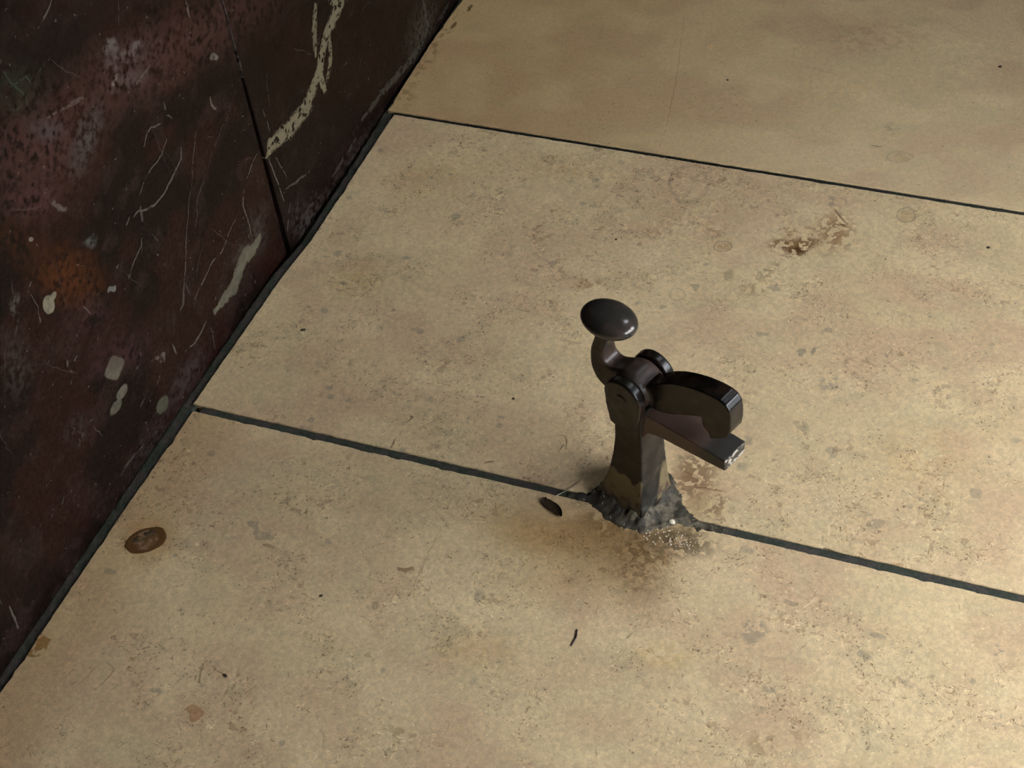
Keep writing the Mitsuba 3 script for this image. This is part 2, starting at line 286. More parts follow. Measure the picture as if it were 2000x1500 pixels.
MARBLE_CLOUDS = [
    (68.6, 162.0, 0.0093, 0.0026, -0.0143, -0.0486, (0.075, 0.034, 0.028), 0.75, 1.0, 0.5),
    (-29.3, 179.5, 0.0297, 0.0113, -0.0054, -0.0367, (0.08, 0.036, 0.03), 0.75, 1.0, 0.7),
    (40.1, 177.6, 0.0511, 0.0097, -0.0255, -0.0923, (0.09, 0.06, 0.055), 0.6, 0.9, 1.2),
    (-2.4, 166.8, 0.0514, -0.0979, -0.0481, -0.0371, (0.085, 0.075, 0.065), 0.7, 0.8, 0.8),
    (-21.3, 186.5, 0.0667, -0.0417, -0.1333, -0.1667, (0.09, 0.08, 0.075), 0.5, 1.0, 0.8),
    (-44.6, 166.5, 0.0607, -0.0021, -0.0572, -0.1016, (0.085, 0.036, 0.034), 0.7, 1.0, 0.7),
    (-28.9, 212.1, 0.0476, -0.0272, -0.0476, -0.068, (0.03, 0.036, 0.022), 0.6, 1.0, 0.8),
    (11.3, 216.0, 0.0207, -0.0047, -0.0338, -0.0745, (0.02, 0.012, 0.01), 0.8, 1.0, 0.6),
    (-42.2, 126.1, 0.0357, -0.0179, -0.0568, -0.0625, (0.085, 0.026, 0.008), 0.8, 1.0, 0.7),
    (-39.2, 112.8, 0.0386, -0.0242, -0.0725, -0.0797, (0.075, 0.022, 0.008), 0.7, 1.0, 0.9),
    (-60.3, 159.3, 0.044, -0.0252, -0.0679, -0.0755, (0.055, 0.02, 0.01), 0.6, 1.0, 0.8),
    (31.6, 189.9, 0.0508, -0.2331, -0.1635, -0.1315, (0.2, 0.17, 0.15), 0.6, 0.5, 1.0),
    (34.8, 182.5, 0.096, 0.0255, -0.0774, -0.2706, (0.15, 0.12, 0.105), 0.6, 0.7, 1.6),
    (27.5, 177.0, 0.1667, -0.3744, -0.2584, -0.2359, (0.22, 0.19, 0.16), 0.8, 0.3, 0.7),
    (46.1, 178.8, 0.149, -0.3069, -0.2504, -0.235, (0.17, 0.14, 0.125), 0.7, 0.5, 0.8),
    (33.7, 169.9, 0.0757, 0.0049, -0.1022, -0.2426, (0.12, 0.09, 0.08), 0.6, 0.8, 1.5),
    (-58.3, 121.5, 0.2273, -0.1136, -0.1645, -0.1809, (0.28, 0.25, 0.17), 0.95, 0.15, 0.25),
    (-54.5, 122.5, 0.1118, -0.5699, -0.3058, -0.1697, (0.28, 0.25, 0.17), 0.9, 0.15, 0.22),
    (-36.4, 60.6, 0.0691, -0.1397, -0.1554, -0.1035, (0.17, 0.155, 0.11), 0.95, 0.12, 0.2),
    (-37.6, 45.5, 0.0475, -0.2733, -0.197, -0.1044, (0.17, 0.155, 0.115), 0.9, 0.2, 0.3),
    (-44.9, 42.6, 0.0374, -0.2986, -0.1822, -0.0912, (0.15, 0.14, 0.1), 0.85, 0.25, 0.3),
    (-15.5, 13.0, 0.0713, -0.1778, -0.1736, -0.1124, (0.13, 0.13, 0.085), 0.85, 0.2, 0.3),
    (-22.0, 124.5, 0.0927, -0.1779, -0.223, -0.1821, (0.1, 0.11, 0.09), 0.8, 0.4, 0.8),
    (-52.7, 154.1, 0.5517, -0.2759, -0.6207, -0.6897, (0.24, 0.2, 0.17), 0.9, 0.2, 0.25),
    (-19.6, 96.2, 0.2146, -0.4493, -0.3396, -0.2574, (0.2, 0.19, 0.17), 0.85, 0.3, 0.4),
    (-32.5, 153.6, 0.0395, -0.2267, -0.6663, -0.444, (0.15, 0.12, 0.1), 0.8, 0.5, 0.9),
    (98.8, 137.8, 0.2394, -0.1064, -0.26, -0.3783, (0.2, 0.18, 0.14), 0.8, 0.3, 0.5),
    (-75.8, 136.5, 0.3302, -0.1887, -0.0849, -0.0943, (0.1, 0.09, 0.075), 0.7, 0.6, 1.2),
    (-89.2, 113.9, 0.0656, -0.041, -0.0546, -0.0492, (0.065, 0.055, 0.045), 0.6, 1.0, 1.6),
    (-71.6, 55.8, 0.0784, -0.0392, -0.0784, -0.0719, (0.06, 0.05, 0.045), 0.5, 1.0, 1.6),
    (5.4, 9.8, 0.0448, 0.0199, -0.0036, -0.1126, (0.075, 0.058, 0.052), 0.6, 1.0, 0.8),
    (-29.9, 2.2, 0.0395, 0.0185, -0.0064, -0.1123, (0.06, 0.048, 0.044), 0.5, 1.0, 0.9),
    (76.6, 29.6, 0.1243, 0.0655, -0.0166, -0.1753, (0.08, 0.065, 0.05), 0.6, 0.8, 0.9),
    (61.7, 28.6, 0.0248, -0.1001, -0.0447, -0.0321, (0.17, 0.155, 0.105), 0.0, 0.3, 0.3),
    (94.5, 30.1, 0.0628, -0.0601, -0.0509, -0.0485, (0.075, 0.062, 0.05), 0.6, 1.0, 0.8),
    (-29.2, 62.8, 0.0505, 0.0093, -0.0378, -0.0794, (0.075, 0.032, 0.034), 0.5, 1.0, 0.8),
    (-39.9, 96.3, 0.0386, -0.0242, -0.0725, -0.0797, (0.07, 0.03, 0.03), 0.5, 1.0, 1.0),
    (-6.7, 36.7, 0.1648, -0.0916, -0.4762, -0.4762, (0.16, 0.12, 0.1), 0.8, 0.4, 1.0),
    (-3.4, 36.2, 0.377, -0.2094, -0.5445, -0.5864, (0.18, 0.15, 0.12), 0.8, 0.3, 0.3),
    (166.9, -10.8, 0.0387, 0.0285, -0.0033, -0.0683, (0.085, 0.065, 0.055), 0.85, 1.0, 0.9),
    (211.2, -8.0, 0.0276, 0.0211, -0.0026, -0.086, (0.075, 0.058, 0.05), 0.8, 1.0, 0.9),
    (142.0, -5.1, 0.0361, -0.0164, -0.0446, -0.0525, (0.07, 0.058, 0.05), 0.8, 1.0, 1.0),
    (308.8, 12.5, 0.0215, -0.0547, -0.0265, -0.0303, (0.07, 0.062, 0.046), 0.6, 1.0, 0.9),
    (161.9, 98.0, 0.0184, -0.0073, -0.0239, -0.0349, (0.022, 0.009, 0.006), 0.6, 1.0, 0.6),
    (248.9, 31.2, 0.0147, -0.0067, -0.0214, -0.0307, (0.02, 0.01, 0.007), 0.6, 1.0, 0.6)]
MARBLE_VEINS = [
    ([(212.1, 96.7), (223.1, 88.0), (203.6, 82.8), (191.0, 74.8), (184.9, 60.5)], 8.14, (0.27, 0.232, 0.145), 0.9, 1.0),
    ([(196.7, 103.4), (189.8, 88.7), (186.5, 79.5)], 5.56, (0.27, 0.232, 0.145), 0.7, 1.0),
    ([(205.6, 81.4), (199.6, 65.4), (191.6, 57.5)], 4.49, (0.27, 0.232, 0.145), 0.8, 1.0),
    ([(187.7, 70.3), (174.2, 63.1), (167.0, 59.8), (151.0, 59.7), (136.6, 62.2), (124.0, 65.1), (119.9, 61.5)], 10.6, (0.27, 0.232, 0.145), 0.95, 0.9),
    ([(183.0, 66.9), (187.8, 55.0), (188.6, 63.0)], 3.2, (0.27, 0.232, 0.145), 0.9, 0.8),
    ([(119.9, 61.5), (121.8, 49.8), (122.7, 38.5), (123.4, 29.0)], 1.23, (0.17, 0.145, 0.115), 0.85, 0.6),
    ([(126.5, 87.2), (127.1, 71.8)], 0.8, (0.17, 0.145, 0.115), 0.8, 0.5),
    ([(137.6, 102.2), (134.6, 93.3), (133.0, 84.7)], 0.58, (0.12, 0.1, 0.082), 0.7, 0.5),
    ([(126.1, 56.6), (129.7, 46.9), (131.9, 38.1)], 0.92, (0.12, 0.1, 0.082), 0.8, 0.6),
    ([(128.3, 32.9), (143.1, 27.4), (154.5, 23.7)], 1.69, (0.12, 0.1, 0.082), 0.7, 1.0),
    ([(128.3, 23.1), (124.4, 17.3), (119.9, 10.0)], 1.58, (0.12, 0.1, 0.082), 0.7, 0.8),
    ([(138.3, 24.0), (128.6, 6.4)], 0.99, (0.12, 0.1, 0.082), 0.5, 0.8),
    ([(156.3, 9.3), (143.0, -5.9)], 1.04, (0.12, 0.1, 0.082), 0.5, 0.8),
    ([(172.9, 3.4), (209.1, 5.0)], 2.75, (0.12, 0.1, 0.082), 0.45, 1.2),
    ([(181.0, -10.8), (218.1, -9.5)], 1.37, (0.12, 0.1, 0.082), 0.45, 1.2),
    ([(137.1, 6.6), (159.1, 3.3)], 1.26, (0.12, 0.1, 0.082), 0.5, 1.0),
    ([(318.4, 28.4), (320.0, 8.8), (305.6, 3.4), (285.4, 4.0), (248.2, 9.7), (218.7, 10.8)], 5.94, (0.075, 0.07, 0.052), 0.8, 1.3),
    ([(354.4, 3.4), (335.0, 2.7)], 3.59, (0.06, 0.055, 0.045), 0.6, 1.0),
    ([(118.0, 156.6), (118.1, 141.3), (118.1, 128.0), (118.3, 112.1)], 1.05, (0.17, 0.145, 0.115), 0.8, 0.4),
    ([(116.9, 104.5), (116.9, 90.2)], 0.89, (0.17, 0.145, 0.115), 0.7, 0.4),
    ([(167.2, 96.0), (183.0, 81.9)], 0.6, (0.12, 0.1, 0.082), 0.5, 0.5),
    ([(208.5, 55.8), (217.7, 52.9)], 0.6, (0.12, 0.1, 0.082), 0.5, 0.5),
    ([(6.9, 228.5), (2.1, 226.9), (-6.8, 224.5)], 1.28, (0.17, 0.145, 0.115), 0.7, 0.7),
    ([(44.6, 204.3), (39.8, 194.7)], 0.64, (0.12, 0.1, 0.082), 0.7, 0.5),
    ([(88.8, 175.9), (89.1, 171.6), (89.0, 166.5)], 1.58, (0.17, 0.145, 0.115), 0.85, 0.5),
    ([(116.8, 163.5), (113.8, 154.2)], 0.65, (0.12, 0.1, 0.082), 0.6, 0.5),
    ([(0.6, 183.2), (-12.2, 188.7), (-19.1, 190.4)], 1.72, (0.15, 0.11, 0.09), 0.7, 1.0),
    ([(6.0, 181.8), (-3.7, 186.3)], 1.62, (0.16, 0.12, 0.1), 0.7, 0.8),
    ([(38.7, 165.0), (51.9, 165.8)], 1.22, (0.15, 0.12, 0.1), 0.7, 0.8),
    ([(87.6, 122.6), (87.5, 118.1), (88.7, 114.2)], 1.73, (0.17, 0.145, 0.115), 0.85, 0.4),
    ([(52.7, 145.1), (52.7, 138.7), (55.1, 134.0)], 0.95, (0.17, 0.145, 0.115), 0.7, 0.8),
    ([(46.6, 138.1), (38.7, 141.1), (30.3, 137.4)], 1.3, (0.17, 0.145, 0.115), 0.75, 0.8),
    ([(47.2, 128.2), (40.1, 123.9), (30.6, 124.0), (23.2, 122.4), (17.1, 119.9)], 1.08, (0.17, 0.145, 0.115), 0.75, 0.8),
    ([(55.8, 116.2), (53.5, 111.9), (45.2, 109.3), (34.3, 107.3), (25.6, 107.4), (14.2, 112.6), (8.8, 113.1)], 1.29, (0.17, 0.145, 0.115), 0.8, 0.9),
    ([(6.9, 116.3), (2.4, 114.0)], 1.23, (0.17, 0.145, 0.115), 0.7, 0.8),
    ([(15.9, 114.2), (13.2, 106.4)], 1.9, (0.12, 0.1, 0.082), 0.7, 1.0),
    ([(69.5, 115.4), (61.9, 105.3), (53.4, 92.6)], 0.87, (0.12, 0.1, 0.082), 0.85, 0.4),
    ([(55.3, 96.5), (46.0, 83.3), (38.4, 73.4), (32.2, 62.2), (25.2, 51.6), (22.0, 47.5)], 0.88, (0.12, 0.1, 0.082), 0.9, 0.4),
    ([(67.0, 91.8), (57.6, 86.6), (51.9, 78.4), (46.7, 71.3)], 0.68, (0.12, 0.1, 0.082), 0.7, 0.5),
    ([(28.1, 57.4), (29.5, 44.7)], 0.68, (0.12, 0.1, 0.082), 0.7, 0.5),
    ([(26.7, 53.6), (22.1, 45.7), (19.2, 45.0)], 1.79, (0.12, 0.1, 0.082), 0.6, 1.0),
    ([(109.1, 111.6), (95.7, 104.3), (79.2, 98.1), (67.8, 91.2)], 0.71, (0.09, 0.06, 0.05), 0.7, 0.5),
    ([(11.5, 103.2), (7.1, 97.6), (-3.0, 93.8), (-7.4, 89.9)], 1.31, (0.12, 0.1, 0.082), 0.75, 0.9),
    ([(10.5, 104.0), (6.0, 93.8)], 0.79, (0.12, 0.1, 0.082), 0.6, 0.8),
    ([(82.6, 51.8), (73.7, 49.8), (62.6, 45.5), (51.9, 46.3), (43.0, 43.8), (36.9, 42.4), (31.6, 40.3)], 1.06, (0.17, 0.145, 0.115), 0.85, 0.5),
    ([(94.4, 59.8), (89.3, 53.8), (89.9, 42.9), (89.7, 32.5)], 1.28, (0.17, 0.145, 0.115), 0.85, 0.5),
    ([(112.7, 68.8), (104.7, 66.7), (98.7, 63.8)], 1.07, (0.17, 0.145, 0.115), 0.8, 0.5),
    ([(96.2, 26.1), (89.2, 23.9), (79.9, 26.7), (71.3, 23.5), (63.6, 19.6), (54.8, 20.4), (43.8, 20.9)], 8.83, (0.19, 0.175, 0.12), 0.95, 0.5),
    ([(82.3, 31.7), (75.8, 30.3)], 0.91, (0.12, 0.1, 0.082), 0.7, 0.5),
    ([(34.4, 22.2), (25.9, 20.6), (19.5, 20.7), (12.3, 23.4)], 1.33, (0.17, 0.145, 0.115), 0.75, 0.7),
    ([(36.6, 17.6), (34.7, 2.6)], 1.12, (0.12, 0.1, 0.082), 0.6, 0.6),
    ([(-8.7, 42.3), (-3.7, 42.3)], 1.18, (0.17, 0.145, 0.115), 0.85, 0.3),
    ([(5.5, 34.6), (5.7, 27.9)], 1.27, (0.17, 0.145, 0.115), 0.85, 0.3),
    ([(-6.9, 31.5), (-14.2, 26.3)], 1.24, (0.13, 0.09, 0.08), 0.8, 0.6),
    ([(-23.1, 28.4), (-30.6, 27.3)], 1.18, (0.12, 0.1, 0.082), 0.7, 0.6),
    ([(-61.1, 90.9), (-62.0, 87.7), (-61.1, 81.9), (-64.3, 79.2)], 1.44, (0.17, 0.145, 0.115), 0.85, 0.7),
    ([(-54.8, 86.9), (-57.7, 86.3)], 1.2, (0.17, 0.145, 0.115), 0.85, 0.3),
    ([(-65.7, 135.9), (-64.5, 125.9), (-66.6, 118.3)], 0.51, (0.17, 0.145, 0.115), 0.7, 0.5),
    ([(-65.5, 120.8), (-66.4, 118.0)], 1.07, (0.17, 0.145, 0.115), 0.8, 0.3),
    ([(-71.5, 146.9), (-75.8, 136.5), (-80.6, 126.4)], 1.08, (0.12, 0.1, 0.082), 0.6, 1.0),
    ([(-40.2, 103.5), (-37.6, 96.6)], 0.7, (0.17, 0.145, 0.115), 0.7, 0.5),
    ([(17.4, 96.5), (20.5, 86.5)], 0.4, (0.17, 0.145, 0.115), 0.6, 0.2),
    ([(-63.9, 137.0), (-61.0, 138.7)], 0.9, (0.17, 0.145, 0.115), 0.7, 0.5),
    ([(-36.3, 7.4), (-45.6, 8.5), (-55.4, 10.2)], 1.03, (0.12, 0.1, 0.082), 0.7, 0.7),
    ([(-18.5, 14.3), (-46.2, 9.2), (-58.8, 8.5)], 0.92, (0.12, 0.1, 0.082), 0.6, 0.7),
    ([(-146.6, 22.4), (-147.3, 15.7), (-147.7, 12.3)], 1.44, (0.17, 0.145, 0.115), 0.8, 0.6),
    ([(-148.8, 27.4), (-148.3, 38.1)], 0.86, (0.12, 0.1, 0.082), 0.6, 0.6),
    ([(-147.7, 12.3), (-147.8, 8.0)], 1.21, (0.17, 0.145, 0.115), 0.85, 0.3),
    ([(-93.9, 35.8), (-97.3, 33.7)], 1.06, (0.12, 0.1, 0.082), 0.8, 0.4),
    ([(-75.7, 63.8), (-70.1, 50.7), (-75.2, 49.4)], 0.9, (0.12, 0.1, 0.082), 0.6, 1.2),
    ([(-62.1, 48.9), (-58.9, 38.3)], 0.95, (0.12, 0.1, 0.082), 0.5, 1.0),
    ([(-33.4, 222.5), (-30.4, 215.6), (-26.5, 206.7), (-27.0, 199.6)], 1.17, (0.05, 0.062, 0.042), 0.85, 0.8),
    ([(-34.0, 215.7), (-28.2, 214.5), (-24.3, 213.7)], 0.94, (0.05, 0.06, 0.042), 0.8, 0.8),
    ([(-25.8, 212.3), (-22.2, 213.4), (-21.1, 209.0)], 0.7, (0.06, 0.07, 0.05), 0.8, 0.6),
    ([(-37.3, 207.2), (-30.2, 203.7)], 1.01, (0.05, 0.06, 0.042), 0.8, 0.8),
    ([(-15.9, 209.0), (-9.3, 210.5)], 0.78, (0.06, 0.06, 0.05), 0.7, 0.7)]


# ---------------------------------------------------------------- procedural stone and metal
def strokes(x, y, size, width, length, density, seed, bend=.5):
    """Short curved strokes scattered over a plane (x, y in mm): fossil fragments in limestone. density is a number or field in [0, 1]."""
    x, y = mi.Float(x) / size, mi.Float(y) / size
    fx, fy = dr.floor(x), dr.floor(y)
    out = mi.Float(0)
    for a in (-1, 0, 1):
        for b in (-1, 0, 1):
            cx, cy = fx + a, fy + b
            r1, r2 = cell_rand(cx, cy, seed), cell_rand(cx, cy, seed + 1)
            r3, r4 = cell_rand(cx, cy, seed + 2), cell_rand(cx, cy, seed + 3)
            dx, dy = x - cx - r1, y - cy - r2
            ang = r3 * 6.2832
            ca, sa = dr.cos(ang), dr.sin(ang)
            u, v = dx * ca + dy * sa, dy * ca - dx * sa
            ln = length * (.4 + .9 * dr.abs(r1 + r3 - dr.floor(r1 + r3)))
            v = v - bend * (r2 - .3) * 2 / ln * u * u
            w = width * (.5 + r1) * (1 - dr.square(dr.minimum(dr.abs(u) / ln, 1)))
            m = smoothstep(1.15, .55, dr.abs(v) / dr.maximum(w, 1e-4)) * dr.select(dr.abs(u) < ln, 1.0, 0.0)
            out = dr.maximum(out, dr.select(r4 < density, m, 0.0))
    return out


def line_mask(x, y, pts, w):
    """Distance mask of a polyline of width w that tapers to both ends."""
    out = mi.Float(1e6)
    n = len(pts) - 1
    for i in range(n):
        (ax, ay), (bx, by) = pts[i], pts[i + 1]
        ex, ey = bx - ax, by - ay
        t = dr.clip(((x - ax) * ex + (y - ay) * ey) / (ex * ex + ey * ey), 0, 1)
        g = (i + t) / n
        ww = .5 * w * (.35 + 2.2 * g * (1 - g) + .1)
        d = dr.sqrt(dr.square(x - ax - t * ex) + dr.square(y - ay - t * ey)) / ww
        out = dr.minimum(out, d)
    return out


def limestone(p, n, uv):
    x, y = p.x * 1000, p.y * 1000
    far = smoothstep(243.5, 244.5, y)                      # the dense far slab
    near = smoothstep(-2.5, -3.5, y)
    ox = x + 140 * far + 311 * near
    big = fbm(ox / 55 + 3, y / 38, 1.5, octaves=3)
    mid = fbm(ox / 16 + 9, y / 13, 4.5, octaves=3)
    c = mix((.525, .430, .300), (.490, .375, .272), smoothstep(.38, .62, big))
    c = mix(c, (.458, .402, .288), smoothstep(.50, .70, mid) * .4)
    c = mix(c, (.600, .500, .355), smoothstep(.52, .30, fbm(ox / 30, y / 24, 11.0, octaves=2)) * .45)
    fine = fbm(ox / 1.6, y / 1.6, 2.0, octaves=3)
    c = c * (1 + (.30 - .16 * far) * (fine - .5)) * (.90 + .20 * noise(ox / .45, y / .45, 5.0))
    # fossil fragments: cream ones everywhere, dark holes in clusters
    wob = 1.1 * (noise(ox / 2.2, y / 2.2, 1.0) - .5)
    wob2 = 1.1 * (noise(ox / 2.2, y / 2.2, 8.0) - .5)
    sx, sy = ox + wob, y + wob2
    rich = smoothstep(.42, .62, fbm(ox / 24 + 5, y / 20, 7.0, octaves=3)) * (1 - .93 * far)
    right = smoothstep(-215, -60, x) * (1 - .9 * far)
    pale = strokes(sx, sy, 2.4, .085, .32, (.03 + .22 * rich * right + .07 * right) * (1 - .7 * far), 11)
    c = mix(c, (.76, .66, .49), pale * .65)
    spots = strokes(sx, sy, 3.0, .085, .34, .02 + .26 * rich, 31, .9)
    c = mix(c, c * mi.Color3f(.56, .44, .34), spots * .8)
    hair = strokes(sx, sy, 8.0, .022, .42, (.12 + .5 * rich) * (1 - .6 * far), 71, .8)
    c = mix(c, c * mi.Color3f(.66, .54, .43), hair * .65)
    f1 = fbm(ox / 3.4 + 31, y / 3.0, 2.0, octaves=3)
    f2 = fbm(ox / 4.6 + 7, y / 4.2, 9.0, octaves=3)
    gate = smoothstep(.52, .66, fbm(ox / 7 + 17, y / 6, 5.0, octaves=2)) * (.12 + .88 * rich) * (1 - .85 * far)
    shell = smoothstep(.030, .006, dr.abs(f1 - .5)) * gate * smoothstep(.42, .58, noise(ox / 1.3, y / 1.3, 13.0))
    c = mix(c, c * mi.Color3f(.48, .37, .29), shell * .9)
    c = mix(c, (.74, .64, .48), smoothstep(.016, .004, dr.abs(f2 - .47)) * gate * .7)
    blot = smoothstep(.66, .73, f1) * smoothstep(.50, .60, fbm(ox / 8 + 3, y / 7, 15.0, octaves=2)) * rich * (1 - far)
    c = mix(c, c * mi.Color3f(.58, .48, .40), blot * .55)
    clump = smoothstep(.60, .74, fbm(ox / 9 + 2, y / 8, 3.0, octaves=3)) * (.15 + .85 * rich) * (1 - far)
    pits = strokes(sx * 1.0, sy, 2.2, .16, .30, .75 * clump, 51, 1.2)
    c = mix(c, c * mi.Color3f(.48, .41, .35), pits * .8)
    c = c * (1 - .10 * clump) * (1 - far * (1 - mix((.83, .76, .65), (1.0, 1.0, 1.0), smoothstep(-200, 100, x + 60 * (big - .5)))))  # browner stone at the left, darkened further to deepen the light falloff
    grey = smoothstep(.81, .86, fbm(ox / 13 + 40, y / 11, 6.0, octaves=3)) * (1 - far)
    c = mix(c, c * mi.Color3f(.66, .69, .74), grey * .8)
    # the floor's own marks, each in place, plus the catch's painted soft shadow
    wx = x + 5 * (fbm(x / 4.5, y / 4.5, 21.0, octaves=3) - .5)
    wy = y + 5 * (fbm(x / 4.5, y / 4.5, 31.0, octaves=3) - .5)
    jag = fbm(x / 2.6, y / 2.6, 41.0, octaves=3)
    for cx, cy, a, b, e, f, mul, soft, rough in STAINS_AND_SHADE:
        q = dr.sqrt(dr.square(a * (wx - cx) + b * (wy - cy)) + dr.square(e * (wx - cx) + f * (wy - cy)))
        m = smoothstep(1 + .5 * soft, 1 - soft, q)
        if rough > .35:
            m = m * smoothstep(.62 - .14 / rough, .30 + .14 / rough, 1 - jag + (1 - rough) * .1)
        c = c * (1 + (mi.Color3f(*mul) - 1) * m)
    lx, ly = x + .8 * wob, y + .8 * wob2
    for pts, w, mul in LINES:
        m = smoothstep(1.3, .4, line_mask(lx, ly, pts, w))
        c = c * (1 + (mi.Color3f(*mul) - 1) * m)
    for cx, cy, a, b, e, f, mul in RINGS:
        q = dr.sqrt(dr.square(a * (lx - cx) + b * (ly - cy)) + dr.square(e * (lx - cx) + f * (ly - cy)))
        c = c * (1 - (1 - mul) * smoothstep(.16, .04, dr.abs(q - 1)))
    # foot traffic never scrubs the strip along the wall: it is browner and scratched lengthways
    strip = smoothstep(46, 8, x + 232 + 10 * (mid - .5)) * near
    c = c * (1 - strip * mi.Color3f(.13, .19, .25))
    scr = strokes(lx * 1.0, ly * .32, 3.2, .035, .42, .65 * strip, 91, .1)
    c = mix(c, c * 1.16, scr * .8)
    return dr.clip(c * mi.Color3f(1.03, .965, .775), .01, .9)


def limestone_relief(p, n, uv):
    x, y = p.x * 1000, p.y * 1000
    h = fbm(x / 1.4, y / 1.4, 2.0, octaves=2)
    pit = smoothstep(.66, .78, fbm(x / 3.2, y / 2.8, 4.0, octaves=2)) * smoothstep(.45, .6, fbm(x / 24 + 5, y / 20, 7.0, octaves=2))
    return .06 * h - .22 * pit * (1 - smoothstep(243, 245, y))


def marble(p, n, uv):
    x, y = p.y * 1000, p.z * 1000
    second = smoothstep(117.5, 118.5, x)
    a = fbm(x / 34 + 3, y / 26, 2.0, octaves=4)
    b = fbm(x / 11, y / 9, 6.0, octaves=4)
    c = mix((.018, .0105, .0075), (.038, .0150, .0105), smoothstep(.42, .64, a) * (1 - .75 * second))
    c = mix(c, (.058, .032, .026), smoothstep(.50, .72, b) * .55 * (1 - .6 * second))
    c = c * (.45 + 1.1 * fbm(x / 1.5, y / 1.5, 3.0, octaves=4))
    c = c * .40
    wx = x + 6 * (fbm(x / 6, y / 6, 21.0, octaves=3) - .5)
    wy = y + 6 * (fbm(x / 6, y / 6, 31.0, octaves=3) - .5)
    jag = fbm(x / 2.4, y / 2.4, 41.0, octaves=3)
    for cx, cy, e, f, g, h, col, k, soft, rough in MARBLE_CLOUDS:
        s = rough if rough < .4 else 1.0
        qx, qy = x + (wx - x) * s, y + (wy - y) * s
        q1, q2 = dr.square(e * (qx - cx) + f * (qy - cy)), dr.square(g * (qx - cx) + h * (qy - cy))
        q = dr.power(q1 * q1 * q1 + q2 * q2 * q2, 1 / 6) if rough == .2 else dr.sqrt(q1 + q2)   # crystal-shaped or rounded
        m = smoothstep(1 + .5 * soft, 1 - soft, q) * k
        if rough > .45:
            m = m * smoothstep(.22, .64, jag + .12 * (1 - rough))
        c = mix(c, mi.Color3f(*col) * (.34 + .52 * jag), m)
    # chips of shell
    sx, sy = x + 1.4 * (noise(x / 2.5, y / 2.5) - .5), y + 1.4 * (noise(x / 2.5, y / 2.5, 4.0) - .5)
    chips = strokes(sx, sy, 5.5, .06, .17, .20 * (1 - .6 * second) * smoothstep(.35, .6, b), 13, 1.0)
    c = mix(c, (.085, .068, .056), chips * .75)
    small = strokes(sx, sy, 2.2, .10, .14, .16 * (1 - .5 * second), 17, .6)
    c = mix(c, (.055, .038, .031), small * .5)
    dark = strokes(sx, sy, 4.0, .12, .14, .25 * smoothstep(.5, .65, b), 19, .6)
    c = mix(c, (.004, .0025, .002), dark * .7)
    crack = strokes(sx, sy * .6, 22.0, .010, .46, .35, 23, .3)
    c = mix(c, (.055, .040, .032), crack * .45)
    for pts, w, col, k, rough in MARBLE_VEINS:
        vx, vy = x + (wx - x) * (.18 + .30 * rough), y + (wy - y) * (.18 + .30 * rough)
        d = line_mask(vx, vy, pts, w)
        m = smoothstep(1.25, .7, d + 1.1 * (jag - .5)) * k
        m = m * (smoothstep(.26, .42, jag) if rough > .85 else 1.0 if w > 4 else smoothstep(.28, .5, jag))
        c = mix(c, mi.Color3f(*col) * (.38 + .34 * jag), m)
    return dr.clip(c, .0015, .6)


def bronze(p, n, uv):
    x, y, z = p.x * 1000, p.y * 1000, p.z * 1000
    a = fbm(x / 7, y / 7, z / 7 + 4, octaves=3)
    b = fbm(x / 1.7, y / 1.7, z / 1.7, octaves=3)
    c = mix((.0050, .0048, .0034), (.019, .0115, .0080), smoothstep(.46, .64, a))
    c = c * (.75 + .5 * b)
    return c


def bronze_black(p, n, uv):
    return bronze(p, n, uv) * .6


def bronze_brown(p, n, uv):
    return bronze(p, n, uv) * 1.3 + mi.Color3f(.016, .0105, .0080)


def bronze_rubbed(p, n, uv):
    return bronze(p, n, uv) * 1.5 + mi.Color3f(.034, .031, .027)


def bronze_post(p, n, uv):
    """The post: black patina rubbed to bare ochre and smeared with grout near its foot."""
    x, y, z = p.x * 1000, p.y * 1000, p.z * 1000
    c = mix((.0068, .0068, .0050), (.020, .018, .0135), smoothstep(.40, .66, fbm(x / 6, y / 6, z / 8 + 4, octaves=3)))
    c = c * (.75 + .5 * fbm(x / 1.7, y / 1.7, z / 1.7, octaves=3))
    v, u = (x + 3.6) * .9304 - (y - 6.4) * .3665, (x + 3.6) * .3665 + (y - 6.4) * .9304
    edge = z + 11 * (fbm(x / 4, y / 4, z / 7 + 3, octaves=3) - .5)
    flank = smoothstep(12.0, 12.5, v)                     # the face towards the hook is bare along its far edge only
    bare = mix(smoothstep(24, 21, edge), smoothstep(26, 20, edge) * smoothstep(.5, 2.2, u - .25 * (edge - 8)), flank).x
    b = fbm(x / 2.2, y / 2.2, z / 4, octaves=3)
    c = mix(c, mix((.150, .118, .062), (.085, .050, .034), smoothstep(.42, .66, b - .02 * (z - 8))), bare * .92)
    grout = smoothstep(9, 4, edge) * smoothstep(.46, .56, b)
    return mix(c, (.06, .064, .055), grout * .8)


def tongue_metal(p, n, uv):
    x, y, z = p.x * 1000, p.y * 1000, p.z * 1000
    c = mix(bronze(p, n, uv), (.110, .066, .050), .7)
    v = (x + 3.6) * .9304 - (y - 6.4) * .3665            # along the tongue
    worn = smoothstep(50, 54, v)
    c = mix(c, (.020, .021, .018), smoothstep(38, 48, v) * .9)
    wear = smoothstep(55.0, 55.6, v + .6 * (fbm(x / 2, y / 2, z / 2) - .5)) * smoothstep(.47, .58, fbm(x / 2.2, y / 2.2, z / 2.2 + 5))
    return mix(c, (.34, .31, .26), wear)


